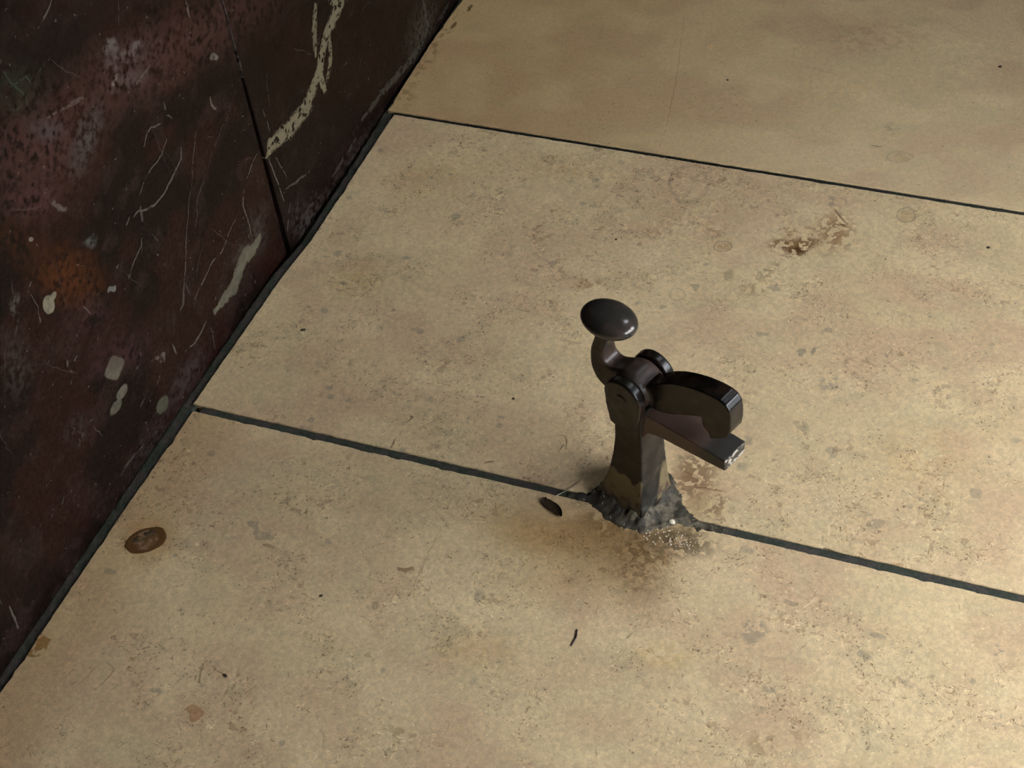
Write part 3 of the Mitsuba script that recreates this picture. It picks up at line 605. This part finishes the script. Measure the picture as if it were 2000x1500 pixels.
def grout(p, n, uv):
    x, y, z = p.x * 1000, p.y * 1000, p.z * 1000
    a = fbm(x / 5, y / 5, z / 5, octaves=3)
    b = fbm(x / .8, y / .8, z / .8, octaves=2)
    c = mix((.030, .036, .025), (.046, .040, .034), smoothstep(.4, .6, a))
    return c * (.6 + .8 * b)


def dark_grout(p, n, uv):
    x, y, z = p.x * 1000, p.y * 1000, p.z * 1000
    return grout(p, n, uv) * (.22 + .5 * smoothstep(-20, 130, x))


def mound(p, n, uv):
    x, y = p.x * 1000, p.y * 1000
    a = fbm(x / 4, y / 4, octaves=3)
    b = fbm(x / .9, y / .9, 3.0, octaves=3)
    c = mix((.038, .033, .022), (.110, .093, .062), smoothstep(.42, .66, a))
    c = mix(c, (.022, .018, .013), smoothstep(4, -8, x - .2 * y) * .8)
    c = c * (.55 + .9 * b)
    return mix(c, (.30, .27, .20), strokes(x, y, 3.0, .07, .22, .22, 3) * .7)


def rust(p, n, uv):
    x, y = p.x * 1000 + 211.6, p.y * 1000 + 83.9
    r = dr.sqrt(dr.square(x) + dr.square(y))
    a = fbm(x / 2.2, y / 2.2, 3.0, octaves=3)
    c = mix((.110, .058, .020), (.185, .110, .062), smoothstep(.42, .60, a))
    c = mix(c, (.085, .038, .009), smoothstep(4.6, 6.6, r))
    c = mix(c, (.035, .028, .016), smoothstep(.40, .52, fbm(x / 1.7 + 9, y / 1.7, octaves=3)) * smoothstep(3.0, -3.0, x - .7 * y + 1.5) * smoothstep(7.2, 5.5, r))
    return c


def plaster(p, n, uv):
    return mix((.036, .022, .012), (.050, .032, .018), fbm(p.x * 3, p.y * 3, p.z * 3))


def principled(fn, rough, spec=.5, **k):
    c = proc(fn) if callable(fn) else {'type': 'rgb', 'value': list(fn)}
    return {'type': 'principled', 'base_color': c, 'roughness': rough, 'specular': spec, **k}


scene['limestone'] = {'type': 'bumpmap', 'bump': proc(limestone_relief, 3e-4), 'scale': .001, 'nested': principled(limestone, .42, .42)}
scene['marble'] = principled(marble, .40, .10)
scene['bronze'] = principled(bronze, .30, .36)
scene['bronze_black'] = principled(bronze_black, .28, .34)
scene['bronze_brown'] = principled(bronze_brown, .36, .36)
scene['bronze_rubbed'] = principled(bronze_rubbed, .20, .6, metallic=.35)
scene['bronze_post'] = principled(bronze_post, .40, .35)
scene['tongue_metal'] = principled(tongue_metal, .40, .5)
scene['grout'] = principled(grout, .75, .3)
scene['dark_grout'] = principled(dark_grout, .8, .2)
scene['mound'] = principled(mound, .7, .35)
scene['rust'] = principled(rust, .6, .4)
scene['plaster'] = principled(plaster, .9, .1)
scene['window_paint'] = principled((.45, .44, .41), .5, .4)
scene['dry_straw'] = principled((.36, .30, .20), .6, .3)
scene['dark_hair'] = principled((.03, .02, .014), .5, .4)
scene['pale_crumb'] = principled((.62, .56, .42), .7, .3)
scene['dark_crumb'] = principled((.045, .032, .022), .7, .3)
scene['sand'] = principled((.46, .39, .28), .8, .2)

# ---------------------------------------------------------------- the room: marble wall, limestone floor, unseen shell added to steer the daylight
WALL = -.2375
X1, Y0, Y1, H = ROOMX, -1.25, 1.35, ROOMH
put('floor', box((WALL - .05, Y0, -.06), (X1, Y1, -.02)), 'grout', kind='structure',
    label='pale beige limestone floor of large slabs with dark joints')


def slab_outline(x0, x1, ya, yb, seed, chip):
    """The slab's outline with slightly uneven sawn edges; ya, yb = (left, right) y of its two joints, mm."""
    pts = []
    st = 1.6
    corner = [(x0, ya[0]), (x1, ya[1]), (x1, yb[1]), (x0, yb[0])]
    for i in range(4):
        a, b = np.array(corner[i]), np.array(corner[(i + 1) % 4])
        n = max(2, int(np.linalg.norm(b - a) / st))
        d = (b - a) / np.linalg.norm(b - a)
        nrm = np.array([-d[1], d[0]])                     # into the slab (corners run anticlockwise)
        t = np.linspace(0, 1, n, endpoint=False)
        q = a + (b - a) * t[:, None]
        w = .45 * (nfbm(np.c_[q / 3.0, np.full(n, seed)], 3, seed) - .5)
        left = i == 3
        ch = nfbm(np.c_[q / (9.0 if left else 5.0), np.full(n, seed + 9)], 3, seed + 3)
        w = w + chip * (.55 if left else .40) * np.clip(ch - .58, 0, 1) * 6 * np.minimum(1, np.minimum(t, 1 - t) * 60)
        q = q + nrm * np.clip(w, -.3, 3.0)[:, None]
        pts += q.tolist()
    return np.array(pts)


def slab(pts, top=0.0, bevel=.38, depth=22.0):
    """A stone slab: outline in mm, arrised edge, flat top."""
    poly = Polygon(pts).buffer(0)
    inner = poly.buffer(-bevel, join_style='mitre')
    if inner.geom_type != 'Polygon':
        inner = max(inner.geoms, key=lambda g: g.area)
    inner = Polygon(inner.exterior)
    v2, f = trimesh.creation.triangulate_polygon(inner, engine='earcut')
    ms = [trimesh.Trimesh(np.c_[v2, np.full(len(v2), top)], f, process=False)]
    ring = np.array(inner.exterior.coords)[:-1]
    if not inner.exterior.is_ccw:
        ring = ring[::-1]
    nxt, prv = np.roll(ring, -1, 0), np.roll(ring, 1, 0)
    d = nxt - prv
    d /= np.linalg.norm(d, axis=1, keepdims=True)
    out = ring + np.c_[d[:, 1], -d[:, 0]] * bevel
    n = len(ring)
    v = np.vstack([np.c_[ring, np.full(n, top)], np.c_[out, np.full(n, top - bevel * .8)], np.c_[out, np.full(n, top - depth)]])
    i, j = np.arange(n), np.roll(np.arange(n), -1)
    fs = []
    for k in (0, n):
        fs += [np.c_[i + k, i + k + n, j + k + n], np.c_[i + k, j + k + n, j + k]]
    ms.append(trimesh.Trimesh(v, np.vstack(fs), process=False))
    m = join(ms)
    m.apply_scale(.001)
    return m


R = X1 * 1000 - 1
rows = [  # left edge x, lower joint (left, right) y, upper joint (left, right) y, chipping
    (-229.6, (-247.0, -247.0), (-5.4, -4.3), 1.0), (-231.7, (-1.2, -.2), (241.9, 241.7), 1.0), (-231.9, (244.6, 244.4), (489, 489), 1.0),
    (-231, (491, 491), (736, 736), .5), (-231, (738, 738), (983, 983), .5), (-231, (-494, -494), (-249, -249), .5), (-231, (-741, -741), (-496, -496), .5)]
for i, (x0, ya, yb, ch) in enumerate(rows):
    pts = slab_outline(x0, R, ya, yb, 5 + i, ch)
    if i < 3:                                             # the left edges follow the measured line
        line = [np.array([(-175, -232.6), (-156, -231.9), (-127, -231.7), (-76, -231.3), (-5.7, -229.6)]), np.array([(-1, -231.9), (31, -231.0), (95, -229.4), (126, -226.6), (194, -226.6), (242, -226.6)]),
                np.array([(244, -231.9), (306, -232.8), (331, -232.6), (364, -231.0)])][i]
        k = pts[:, 0] < x0 + 8
        pts[k, 0] += np.interp(pts[k, 1], line[:, 0], line[:, 1]) - x0
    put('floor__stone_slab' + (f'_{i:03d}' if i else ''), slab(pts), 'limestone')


def strip_mesh(path, half, z, seed, bumps=.3):
    """A rough filled joint: path of (x, y), half widths, mm."""
    path = np.asarray(path, float)
    s = np.r_[0, np.cumsum(np.linalg.norm(np.diff(path, axis=0), axis=1))]
    n = int(s[-1] / 1.2)
    t = np.linspace(0, s[-1], n)
    c = np.c_[np.interp(t, s, path[:, 0]), np.interp(t, s, path[:, 1])]
    d = np.gradient(c, axis=0)
    d /= np.linalg.norm(d, axis=1, keepdims=True)
    nr = np.c_[-d[:, 1], d[:, 0]]
    k = np.linspace(-1, 1, 7)
    g = c[:, None] + nr[:, None] * (k[None, :, None] * np.interp(t, s, half)[:, None, None])
    zz = np.interp(t, s, z)[:, None] + bumps * (nfbm(np.concatenate([g / 2.2, np.full(g.shape[:2] + (1,), seed)], -1), 3, seed) - .5) * 2
    zz[:, [0, -1]] -= .5
    v = np.concatenate([g, zz[..., None]], -1)
    v = np.concatenate([v[:, :1] * [1, 1, 0] + [0, 0, -21], v, v[:, -1:] * [1, 1, 0] + [0, 0, -21]], 1)
    m, w = v.shape[:2]
    idx = np.arange(m * w).reshape(m, w)
    q = np.stack([idx[:-1, :-1], idx[1:, :-1], idx[1:, 1:], idx[:-1, 1:]], -1).reshape(-1, 4)
    return trimesh.Trimesh(v.reshape(-1, 3) * .001, np.vstack([q[:, [0, 1, 2]], q[:, [0, 2, 3]]]), process=False)


put('floor__joint_grout', strip_mesh([(-226, -3.2), (R, -2.2)], [2.4, 2.4], [-.75, -.5], 3, .22), 'grout')
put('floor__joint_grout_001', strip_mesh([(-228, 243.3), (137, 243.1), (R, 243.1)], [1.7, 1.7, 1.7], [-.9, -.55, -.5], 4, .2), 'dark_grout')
for i, y in enumerate((490, 737, -248, -495)):
    put(f'floor__joint_grout_{i + 2:03d}', strip_mesh([(-224, y), (R, y)], [1.4, 1.4], [-1.5, -1.5], 5 + i), 'grout')
gp = np.array([(-742, -234), (-248, -234), (-165, -235.2), (-76, -234.6), (-5, -233.5), (31, -234), (95, -232.6), (126, -229.2), (194, -229.6), (242, -231.5), (306, -234), (489, -234), (983, -234)])
gh = np.array([2.5, 2.6, 3.2, 3.2, 4.0, 3.2, 3.4, 2.8, 3.0, 3.0, 1.6, 1.6, 1.6])
put('floor__edge_mortar', strip_mesh(gp[:, ::-1], gh, [-1.3, -1.3, -1.2, -1.1, -1.0, -1.2, -1.0, -1.4, -1.6, -2.2, -3.5, -3.5, -3.5], 12, .45), 'grout',
    label='dark grey green mortar strip filling the gap between slabs and marble')

# marble facing: slabs 0.9 m long; the visible joint stands at y = 118 mm
put('wall_left', box((WALL - .08, Y0, -.02), (WALL - .022, Y1, H)), 'plaster', kind='structure',
    label='wall faced with polished dark red marble slabs')


def facing(ya, yb, z1, x_bottom, x_top, seed):
    """A marble slab standing against the wall, its arrises worn and a little chipped."""
    n = int((z1 + 10) / 1.5) if z1 < 700 else 420
    z = np.linspace(-10, z1, n)
    xs = np.interp(z, [-10, 160, z1], [x_bottom, x_top, x_top])
    ja = ya + .5 * (nfbm(np.c_[z / 4, z * 0 + seed, z * 0], 3, seed) - .5)
    jb = yb - .5 * (nfbm(np.c_[z / 4, z * 0 + seed + 4, z * 0], 3, seed + 1) - .5) - 2.2 * np.clip(nfbm(np.c_[z / 7, z * 0 + seed, z * 0 + 3], 3, 77) - .6, 0, 1)
    b = .5
    cols = [np.c_[xs * 0 - 259, ja, z], np.c_[xs - b, ja, z], np.c_[xs, ja + b, z], np.c_[xs, jb - b, z], np.c_[xs - b, jb, z], np.c_[xs * 0 - 259, jb, z]]
    v = np.stack(cols, 1)
    m, w = v.shape[:2]
    idx = np.arange(m * w).reshape(m, w)
    q = np.stack([idx[:-1, :-1], idx[:-1, 1:], idx[1:, 1:], idx[1:, :-1]], -1).reshape(-1, 4)
    f = [np.vstack([q[:, [0, 1, 2]], q[:, [0, 2, 3]]])]
    for row, s in ((idx[0], -1), (idx[-1], 1)):
        f.append(np.array([[row[0], row[i], row[i + 1]][::s] for i in range(1, w - 1)]))
    return trimesh.Trimesh(v.reshape(-1, 3) * .001, np.vstack(f), process=False)


Hm = H * 1000
for i, (ya, yb, xb, xt) in enumerate([(-782, 116.6, -237.4, -236.6), (118.2, 1017, -235.3, -236.9), (1019, Y1 * 1000, -237, -237), (Y0 * 1000, -784, -237, -237)]):
    put('wall_left__marble_slab' + (f'_{i:03d}' if i else ''), facing(ya, yb, Hm, xb, xt, 3 + i), 'marble')
put('added_wall_back', box((WALL - .08, Y1, -.02), (X1 + .1, Y1 + .1, H)), 'plaster', kind='structure')  # unseen and dark, added to block the sky at the far end
put('added_wall_front', box((WALL - .08, Y0 - .1, -.02), (X1 + .1, Y0, H)), 'plaster', kind='structure')  # unseen, added to keep light off the catch's dark faces
put('added_ceiling', box((WALL - .08, Y0 - .1, H), (X1 + .1, Y1 + .1, H + .1)), 'plaster', kind='structure')  # unseen, added to shut out the overhead sky
WY0, WY1, WZ0, WZ1 = WIN
TY0, TY1, TZ0, TZ1 = TRANSOM
put('added_wall_right', join([box((X1, Y0, -.02), (X1 + .1, WY0, H)), box((X1, WY0, -.02), (X1 + .1, WY1, WZ0)), box((X1, WY0, WZ1), (X1 + .1, WY1, H)), box((X1, WY1, -.02), (X1 + .1, TY0, H)),
                        box((X1, TY1, -.02), (X1 + .1, Y1, H)), box((X1, TY0, -.02), (X1 + .1, TY1, TZ0)), box((X1, TY0, TZ1), (X1 + .1, TY1, H))]), 'plaster', kind='structure')  # unseen wall added so daylight enters only by its openings
fr = [box((X1 + .03, WY0, WZ0), (X1 + .07, WY0 + .03, WZ1)), box((X1 + .03, WY1 - .03, WZ0), (X1 + .07, WY1, WZ1)), box((X1 + .03, WY0, WZ0), (X1 + .07, WY1, WZ0 + .03)), box((X1 + .03, WY0, WZ1 - .03), (X1 + .07, WY1, WZ1))]
for k in (1, 2):
    ym = WY0 + (WY1 - WY0) * k / 3
    fr.append(box((X1 + .035, ym - .015, WZ0), (X1 + .065, ym + .015, WZ1)))
put('window_1', join(fr), 'window_paint', kind='structure')
fr = [box((X1 + .03, TY0, TZ0), (X1 + .07, TY0 + .012, TZ1)), box((X1 + .03, TY1 - .012, TZ0), (X1 + .07, TY1, TZ1)), box((X1 + .03, TY0, TZ0), (X1 + .07, TY1, TZ0 + .012)), box((X1 + .03, TY0, TZ1 - .012), (X1 + .07, TY1, TZ1)),
      box((X1 + .035, TY0, TZ0 * .62 + TZ1 * .38 - .02), (X1 + .065, TY1, TZ0 * .62 + TZ1 * .38 + .02))]
put('window_2', join(fr), 'window_paint', kind='structure')

# ---------------------------------------------------------------- the bronze door latch, in its own frame: v along the tongue, u along the hinge pin, z up (mm)
TH = math.radians(-21.5)
FRAME = np.eye(4)
FRAME[:3, :3] = np.array([[math.cos(TH), -math.sin(TH), 0], [math.sin(TH), math.cos(TH), 0], [0, 0, 1]]) * .001
FRAME[:3, 3] = (-.0036, .0064, 0)
LATCH = 'door_latch'
say(LATCH, 'dark bronze door catch with oval thumb knob, hook and tongue standing on the joint', 'door catch')


def grid(lo, hi, step):
    ax = [np.arange(a, b + step, step) for a, b in zip(lo, hi)]
    return np.meshgrid(*ax, indexing='ij')


def net(fn, lo, hi, step):
    v, u, z = grid(lo, hi, step)
    m = surface_net(fn(v, u, z), np.array(lo), step)
    return m


def world(m):
    m = m.copy()
    m.apply_transform(FRAME)
    return m


ZK = [-6, 0, 5, 10, 16, 22, 33, 43, 55, 62, 67, 72]
PV0 = [-15.5, -14.6, -12.2, -10.0, -7.8, -6.2, -4.2, -3.0, -2.4, -2.6, -3.0, -3.2]
PV1 = [14.4, 13.8, 13.3, 12.9, 12.6, 12.4, 12.2, 12.2, 12.3, 12.8, 14.0, 15.0]
PU = [12.2, 11.6, 10.8, 10.2, 9.6, 9.1, 8.3, 8.0, 8.1, 8.6, 9.4, 9.8]


def post_sdf(v, u, z):
    a, b, w = (np.interp(z, ZK, k) for k in (PV0, PV1, PU))
    w = w + .25 * (nfbm(np.stack([v / 6, u / 6, z / 6], -1), 2, 3) - .5)
    d = meet(np.maximum(a - v, v - b), np.abs(u) - w, .8) * .93
    cradle = 9.2 - np.hypot(v - 6, z - 77.4)              # hollow for the barrel
    return meet(meet(d, z - 71.0, .8), cradle, .6)


put(LATCH + '__post', world(net(post_sdf, (-18, -15, -6), (18, 15, 74), .5)), 'bronze_post', smooth=True, label='square bronze post flaring to its foot, ochre where rubbed')


def lug_sdf(v, u, z, uc):
    wob = .15 * (nfbm(np.stack([v / 4, u / 4, z / 4], -1), 2, 5) - .5)
    circ = np.hypot(v - 6, z - 77.4) - 9.7
    low = poly_sdf([(-3.7, 78), (-3.2, 70), (-1.2, 59.5), (4, 58.0), (11.5, 61.5), (14.8, 70), (15.7, 78)], v[:, 0, :], z[:, 0, :])[:, None, :]
    prof = np.minimum(circ, low)
    return meet(prof, np.abs(u - uc) - 2.45, 1.0) + wob


put(LATCH + '__lug', world(net(lambda v, u, z: lug_sdf(v, u, z, -9.7), (-7, -14, 53), (19, -5, 90), .4)), 'bronze', smooth=True)
put(LATCH + '__lug_001', world(net(lambda v, u, z: lug_sdf(v, u, z, 9.7), (-7, 5, 53), (19, 14, 90), .4)), 'bronze', smooth=True)
prof = [(0, -12.75), (2.6, -12.75), (3.1, -12.35), (3.1, 12.35), (2.6, 12.75), (0, 12.75)]
pin = trimesh.creation.revolve(np.array(prof), sections=40)
pin.apply_transform(trimesh.transformations.rotation_matrix(math.pi / 2, (1, 0, 0)))
pin.apply_translation((6, 0, 77.4))
put(LATCH + '__pivot_pin', world(pin), 'bronze', smooth=30)


def tongue_sdf(v, u, z):
    prof = poly_sdf([(9, 69.2), (30, 69.4), (50, 69.1), (55.6, 68.8), (55.6, 62.6), (40, 61.4), (24, 60.4), (16, 58.5), (12, 52), (9, 46)], v[:, 0, :], z[:, 0, :])[:, None, :]
    return meet(prof, np.abs(u) - 7.1, .7) + .15 * (nfbm(np.stack([v / 3, u / 3, z / 3], -1), 2, 8) - .5)


put(LATCH + '__tongue', world(net(tongue_sdf, (6, -9, 44), (58, 9, 71.5), .4)), 'tongue_metal', smooth=True, label='flat bronze tongue below the hook with a worn bright end')

HOOK = [(8, 79), (14, 84), (18, 88), (22, 91.2), (27, 94.2), (32, 96.4), (38.7, 98.4), (45.7, 99.5), (50, 99.4), (53, 98.2), (54.8, 95.8), (55.4, 92.4), (55.5, 86), (55.0, 82.5), (53.3, 79.2), (49, 75.2), (45.6, 73.0), (44.2, 76.2), (41.6, 78.2), (40.9, 83.2),
        (36, 80.6), (29.8, 77.0), (26.5, 74.7), (20, 72.0), (12, 70.5)]
NECK = [(-12.5, 104), (-14.6, 96), (-16.6, 89), (-17.0, 84), (-16.2, 78.4), (-13.4, 73.6), (-9, 70.9), (-3, 69.6), (4, 69.6), (8, 84), (2.4, 86.7), (-2.4, 84.9), (-5.4, 83.5), (-8.0, 83.8), (-9.6, 86.2), (-9.8, 90), (-8.6, 95), (-5.9, 100), (-4.8, 104)]
KC = np.array(KNOBC)
KR = KNOBR


def lever_parts(v, u, z):
    flat = lambda pts: poly_sdf(pts, v[:, 0, :], z[:, 0, :])[:, None, :]
    hook = meet(flat(HOOK), np.maximum(-3.8 - u, u - 5.2), .55)
    half = np.interp(z, [70, 84, 92, 104], [6.2, 4.9, 4.4, 4.3])
    neck = meet(flat(spline(NECK, 6)), np.abs(u) - half, 1.5)
    barrel = meet(np.hypot(v - 6, z - 77.4) - 8.6, np.abs(u) - 6.9, .8)
    w = np.stack([v - KC[0], u - KC[1], z - KC[2]], -1)
    cy, sy = math.cos(KNOBT), math.sin(KNOBT)
    w = np.stack([w[..., 0] * cy - w[..., 2] * sy, w[..., 1], w[..., 0] * sy + w[..., 2] * cy], -1)
    k0 = np.sqrt((w / KR) ** 2 @ np.ones(3))
    k1 = np.sqrt((w / np.square(KR)) ** 2 @ np.ones(3))
    knob = k0 * (k0 - 1) / np.maximum(k1, 1e-6)
    return barrel, neck, hook, knob


def lever_sdf(v, u, z):
    barrel, neck, hook, knob = lever_parts(v, u, z)
    d = blend(blend(barrel, neck, 3.0), hook, 2.6)
    return blend(d, knob, 1.0)


lo, hi = (-24, -13, 66), (58.5, 13, 115)
m = net(lever_sdf, lo, hi, .4)
trimesh.smoothing.filter_taubin(m, iterations=4)
cent = m.triangles_center
b_, n_, h_, k_ = lever_parts(*[c.reshape(-1, 1, 1) for c in cent.T])
which = np.argmin(np.stack([np.minimum(b_, n_).ravel(), h_.ravel(), k_.ravel()]), 0)
norms = m.vertex_normals
for i, (name, mat) in enumerate((('__lever', 'bronze_brown'), ('__lever__hook', 'bronze_black'), ('__lever__knob', 'bronze_rubbed'))):
    sub = m.submesh([np.where(which == i)[0]], append=True, repair=False)
    put(LATCH + name, world(sub), mat, smooth=True)
say(LATCH + '__lever__knob', 'oval thumb knob polished by hands')

# mortar bedding round the post's foot
MORT = np.array([(-23.5, .3), (-20.1, 5.1), (-17, 11), (-6, 20), (4, 22), (12, 19.5), (16.2, 11.5), (23.5, 2.5), (31.6, -1.0), (42, -1.6), (42, -4.6), (31.8, -5.9), (22.2, -6.4), (14.1, -10.8), (4.9, -15.9), (-4.9, -15.2), (-13.8, -10.2), (-21.3, -6.2), (-32, -4.4), (-32, -1.2)])
gx, gy = np.meshgrid(np.arange(-34, 44, .6), np.arange(-18, 24, .6), indexing='ij')
edge = -poly_sdf(spline(MORT, 6), gx, gy) + 4.6 * (nfbm(np.stack([gx / 3, gy / 3, gx * 0 + 4], -1), 3, 4) - .5)
fv, fu = (gx + 3.6) * math.cos(TH) + (gy - 6.4) * math.sin(TH), -(gx + 3.6) * math.sin(TH) + (gy - 6.4) * math.cos(TH)
dpost = np.hypot(np.maximum(np.maximum(-14.6 - fv, fv - 13.8), 0), np.maximum(np.abs(fu) - 11.6, 0))
rough = nfbm(np.stack([gx / 4, gy / 4, gx * 0 + 1], -1), 4, 9)
top = np.clip(edge / 3.0, 0, 1) * (.25 + 3.2 * np.exp(-dpost / 2.6) * (.3 + 1.4 * rough) + 1.3 * (rough - .45) + .35 * (nfbm(np.stack([gx / 1.2, gy / 1.2, gx * 0 + 6], -1), 2, 31) - .5)) - np.clip(-edge, 0, 1) * 3 + .05
idx = np.arange(gx.size).reshape(gx.shape)
q = np.stack([idx[:-1, :-1], idx[1:, :-1], idx[1:, 1:], idx[:-1, 1:]], -1).reshape(-1, 4)
keep = (edge.ravel()[q] > -1.2).any(1)
q = q[keep]
mm = trimesh.Trimesh(np.c_[gx.ravel(), gy.ravel(), top.ravel()] * .001, np.vstack([q[:, [0, 1, 2]], q[:, [0, 2, 3]]]), process=False)
mm.remove_unreferenced_vertices()
put('floor__mortar_bed', mm, 'mound', smooth=True, label='rough dark mortar smeared round the foot of the bronze catch')

# ---------------------------------------------------------------- small things lying about
a = np.linspace(0, 2 * math.pi, 48, endpoint=False)
rr = np.array([0, .35, .7, .9, 1.0, 1.05])
zz = np.array([.08, .11, .14, .22, .12, -.3])
rad = (1 + .10 * (nfbm(np.c_[np.cos(a) * 1.3, np.sin(a) * 1.3, a * 0], 3, 3) - .5) * 2)
ring = []
for r_, z_ in zip(rr, zz):
    e = np.c_[np.cos(a) * r_ * rad * 9.6, np.sin(a) * r_ * rad * 7.2]
    al = math.radians(35)
    e = e @ np.array([[math.cos(al), math.sin(al)], [-math.sin(al), math.cos(al)]])
    ring.append(np.c_[e, z_ + (.18 * (nfbm(np.c_[e / 1.5, a * 0], 3, 2) - .5) if 0 < r_ < 1 else 0 * a)])
v = np.vstack(ring)
n = len(a)
f = []
for k in range(len(rr) - 1):
    i, j = np.arange(n) + k * n, (np.arange(n) + 1) % n + k * n
    f += [np.c_[i, i + n, j + n], np.c_[i, j + n, j]]
m = trimesh.Trimesh((v + [-211.6, -83.9, 0]) * .001, np.vstack(f), process=True)
put('rust_spot', m, 'rust', smooth=40, label='round rusty iron spot in the near beige slab close to the marble', category='rust spot')

# curled leaf scrap
L0 = np.array([(-41.9, -8.6), (-41.2, -10.6), (-38.6, -11.9), (-35.6, -13.2), (-32.8, -15.2), (-30.8, -16.9)])
nl, nw = 26, 7
s = np.linspace(0, 1, nl)
cl = np.c_[np.interp(s, np.linspace(0, 1, 6), L0[:, 0]), np.interp(s, np.linspace(0, 1, 6), L0[:, 1])]
d = np.gradient(cl, axis=0)
d /= np.linalg.norm(d, axis=1, keepdims=True)
half = 2.3 * np.sin(np.pi * np.clip(s * .93 + .04, 0, 1)) ** .7
k = np.linspace(-1, 1, nw)
g = cl[:, None] + np.c_[-d[:, 1], d[:, 0]][:, None] * (k[None, :, None] * half[:, None, None])
zl = .25 + 1.3 * k[None] ** 2 * (.3 + .7 * s[:, None]) + .8 * np.abs(s[:, None] - .5) + .25 * nfbm(np.concatenate([g / 1.3, np.zeros(g.shape[:2] + (1,))], -1), 2, 4)
v = np.concatenate([g, zl[..., None]], -1).reshape(-1, 3)
idx = np.arange(nl * nw).reshape(nl, nw)
q = np.stack([idx[:-1, :-1], idx[1:, :-1], idx[1:, 1:], idx[:-1, 1:]], -1).reshape(-1, 4)[:, ::-1]
f = np.vstack([q[:, [0, 1, 2]], q[:, [0, 2, 3]]])
m = trimesh.Trimesh(np.vstack([v, v - [0, 0, .18]]) * .001, np.vstack([f, f[:, ::-1] + len(v)]), process=False)
scene['dry_leaf_two_sided'] = {'type': 'twosided', 'bsdf': principled((.022, .013, .005), .6, .3)}
put('leaf_scrap', m, 'dry_leaf_two_sided', smooth=True, label='small curled dark brown leaf scrap beside the joint left of the catch', category='leaf')


def tube(pts, r):
    pts = np.asarray(pts, float)
    t = np.linspace(0, 1, 14)
    k = np.linspace(0, 1, len(pts))
    c = np.stack([np.interp(t, k, pts[:, i]) for i in range(3)], 1)
    c = np.vstack([c[:1], .25 * c[:-2] + .5 * c[1:-1] + .25 * c[2:], c[-1:]])
    circ = Polygon([(r * math.cos(x), r * math.sin(x)) for x in np.linspace(0, 2 * math.pi, 7)[:-1]])
    m = trimesh.creation.sweep_polygon(circ, c, engine='earcut')
    m.apply_scale(.001)
    return m


put('straw', tube([(-37.5, -6.2, .35), (-33, -1.2, .55), (-29.0, 5.4, .4)], .22), 'dry_straw', smooth=True, label='thin pale straw lying across the dark joint left of the catch', category='straw')
put('hair_clipping', tube([(-4.6, -72.4, .3), (-3.6, -76.2, .5), (-4.4, -80.9, .3)], .28), 'dark_hair', smooth=True, label='short dark curved fibre on the near slab below the catch', category='fibre')


def crumb(x, y, r, seed, flat=.6, stretch=1.0, ang=0.0):
    m = trimesh.creation.icosphere(subdivisions=2, radius=1.0)
    m.vertices *= (1 + .5 * (nfbm(m.vertices * 1.3 + seed, 2, seed) - .5))[:, None]
    m.vertices *= [r * stretch, r, r * flat]
    m.apply_transform(trimesh.transformations.rotation_matrix(ang, (0, 0, 1)))
    m.apply_translation((x, y, -m.bounds[0][2] - .03))
    m.apply_scale(.001)
    return m


CR = [(-200.0, 61.1, .7, 2.0, .5, 'dark_crumb', 'dark speck on the middle slab near the marble wall'), (123.7, 211.6, .7, 1.3, 0, 'dark_crumb', 'dark speck on the middle slab at the right edge'), (-64.3, 169.0, .5, 1.3, .3, 'dark_crumb', 'tiny dark speck in the middle of the middle slab'),
      (106.6, 368.6, .8, 1.3, .2, 'dark_crumb', 'dark speck on the far slab at the right edge'), (-119.0, -88.6, .55, 1.4, .6, 'dark_crumb', 'tiny dark speck on the near slab midway between rust spot and catch'), (-141.1, -138.4, .6, 2.0, -.4, 'dark_crumb', 'dark sliver on the near slab toward the bottom left corner'),
      (-43.2, 319.9, .6, 1.2, 0, 'dark_crumb', 'tiny dark speck on the far slab above its crack'), (-77.4, 45.6, .55, 1.2, .8, 'dark_crumb', 'dark speck on the middle slab left of the knob'), (17.9, -5.7, 1.25, 1.3, -.5, 'pale_crumb', 'pale stone crumb on the mortar at the front of the catch')]
for i, (x, y, r_, st, an, mat, lab) in enumerate(CR):
    put('crumb' + (f'_{i:03d}' if i else ''), crumb(x, y, r_, i + 2, .6, st, an), mat, smooth=True, label=lab, category='crumb')
gr = []
for i in range(100):
    x, y = 22 + rng.normal(0, 8.0), -13.5 + rng.normal(0, 2.6) - 1.0
    g_ = trimesh.creation.icosphere(subdivisions=1, radius=1)
    g_.vertices *= rng.uniform(.7, 1.2, (len(g_.vertices), 1)) * rng.uniform(.18, .5) * [1, 1, .7]
    g_.apply_translation((x, y, .12))
    gr.append(g_)
gm = join(gr)
gm.apply_scale(.001)
put('grit', gm, 'sand', kind='stuff', label='sand grains scattered on the slab in front of the bronze catch', category='grit')
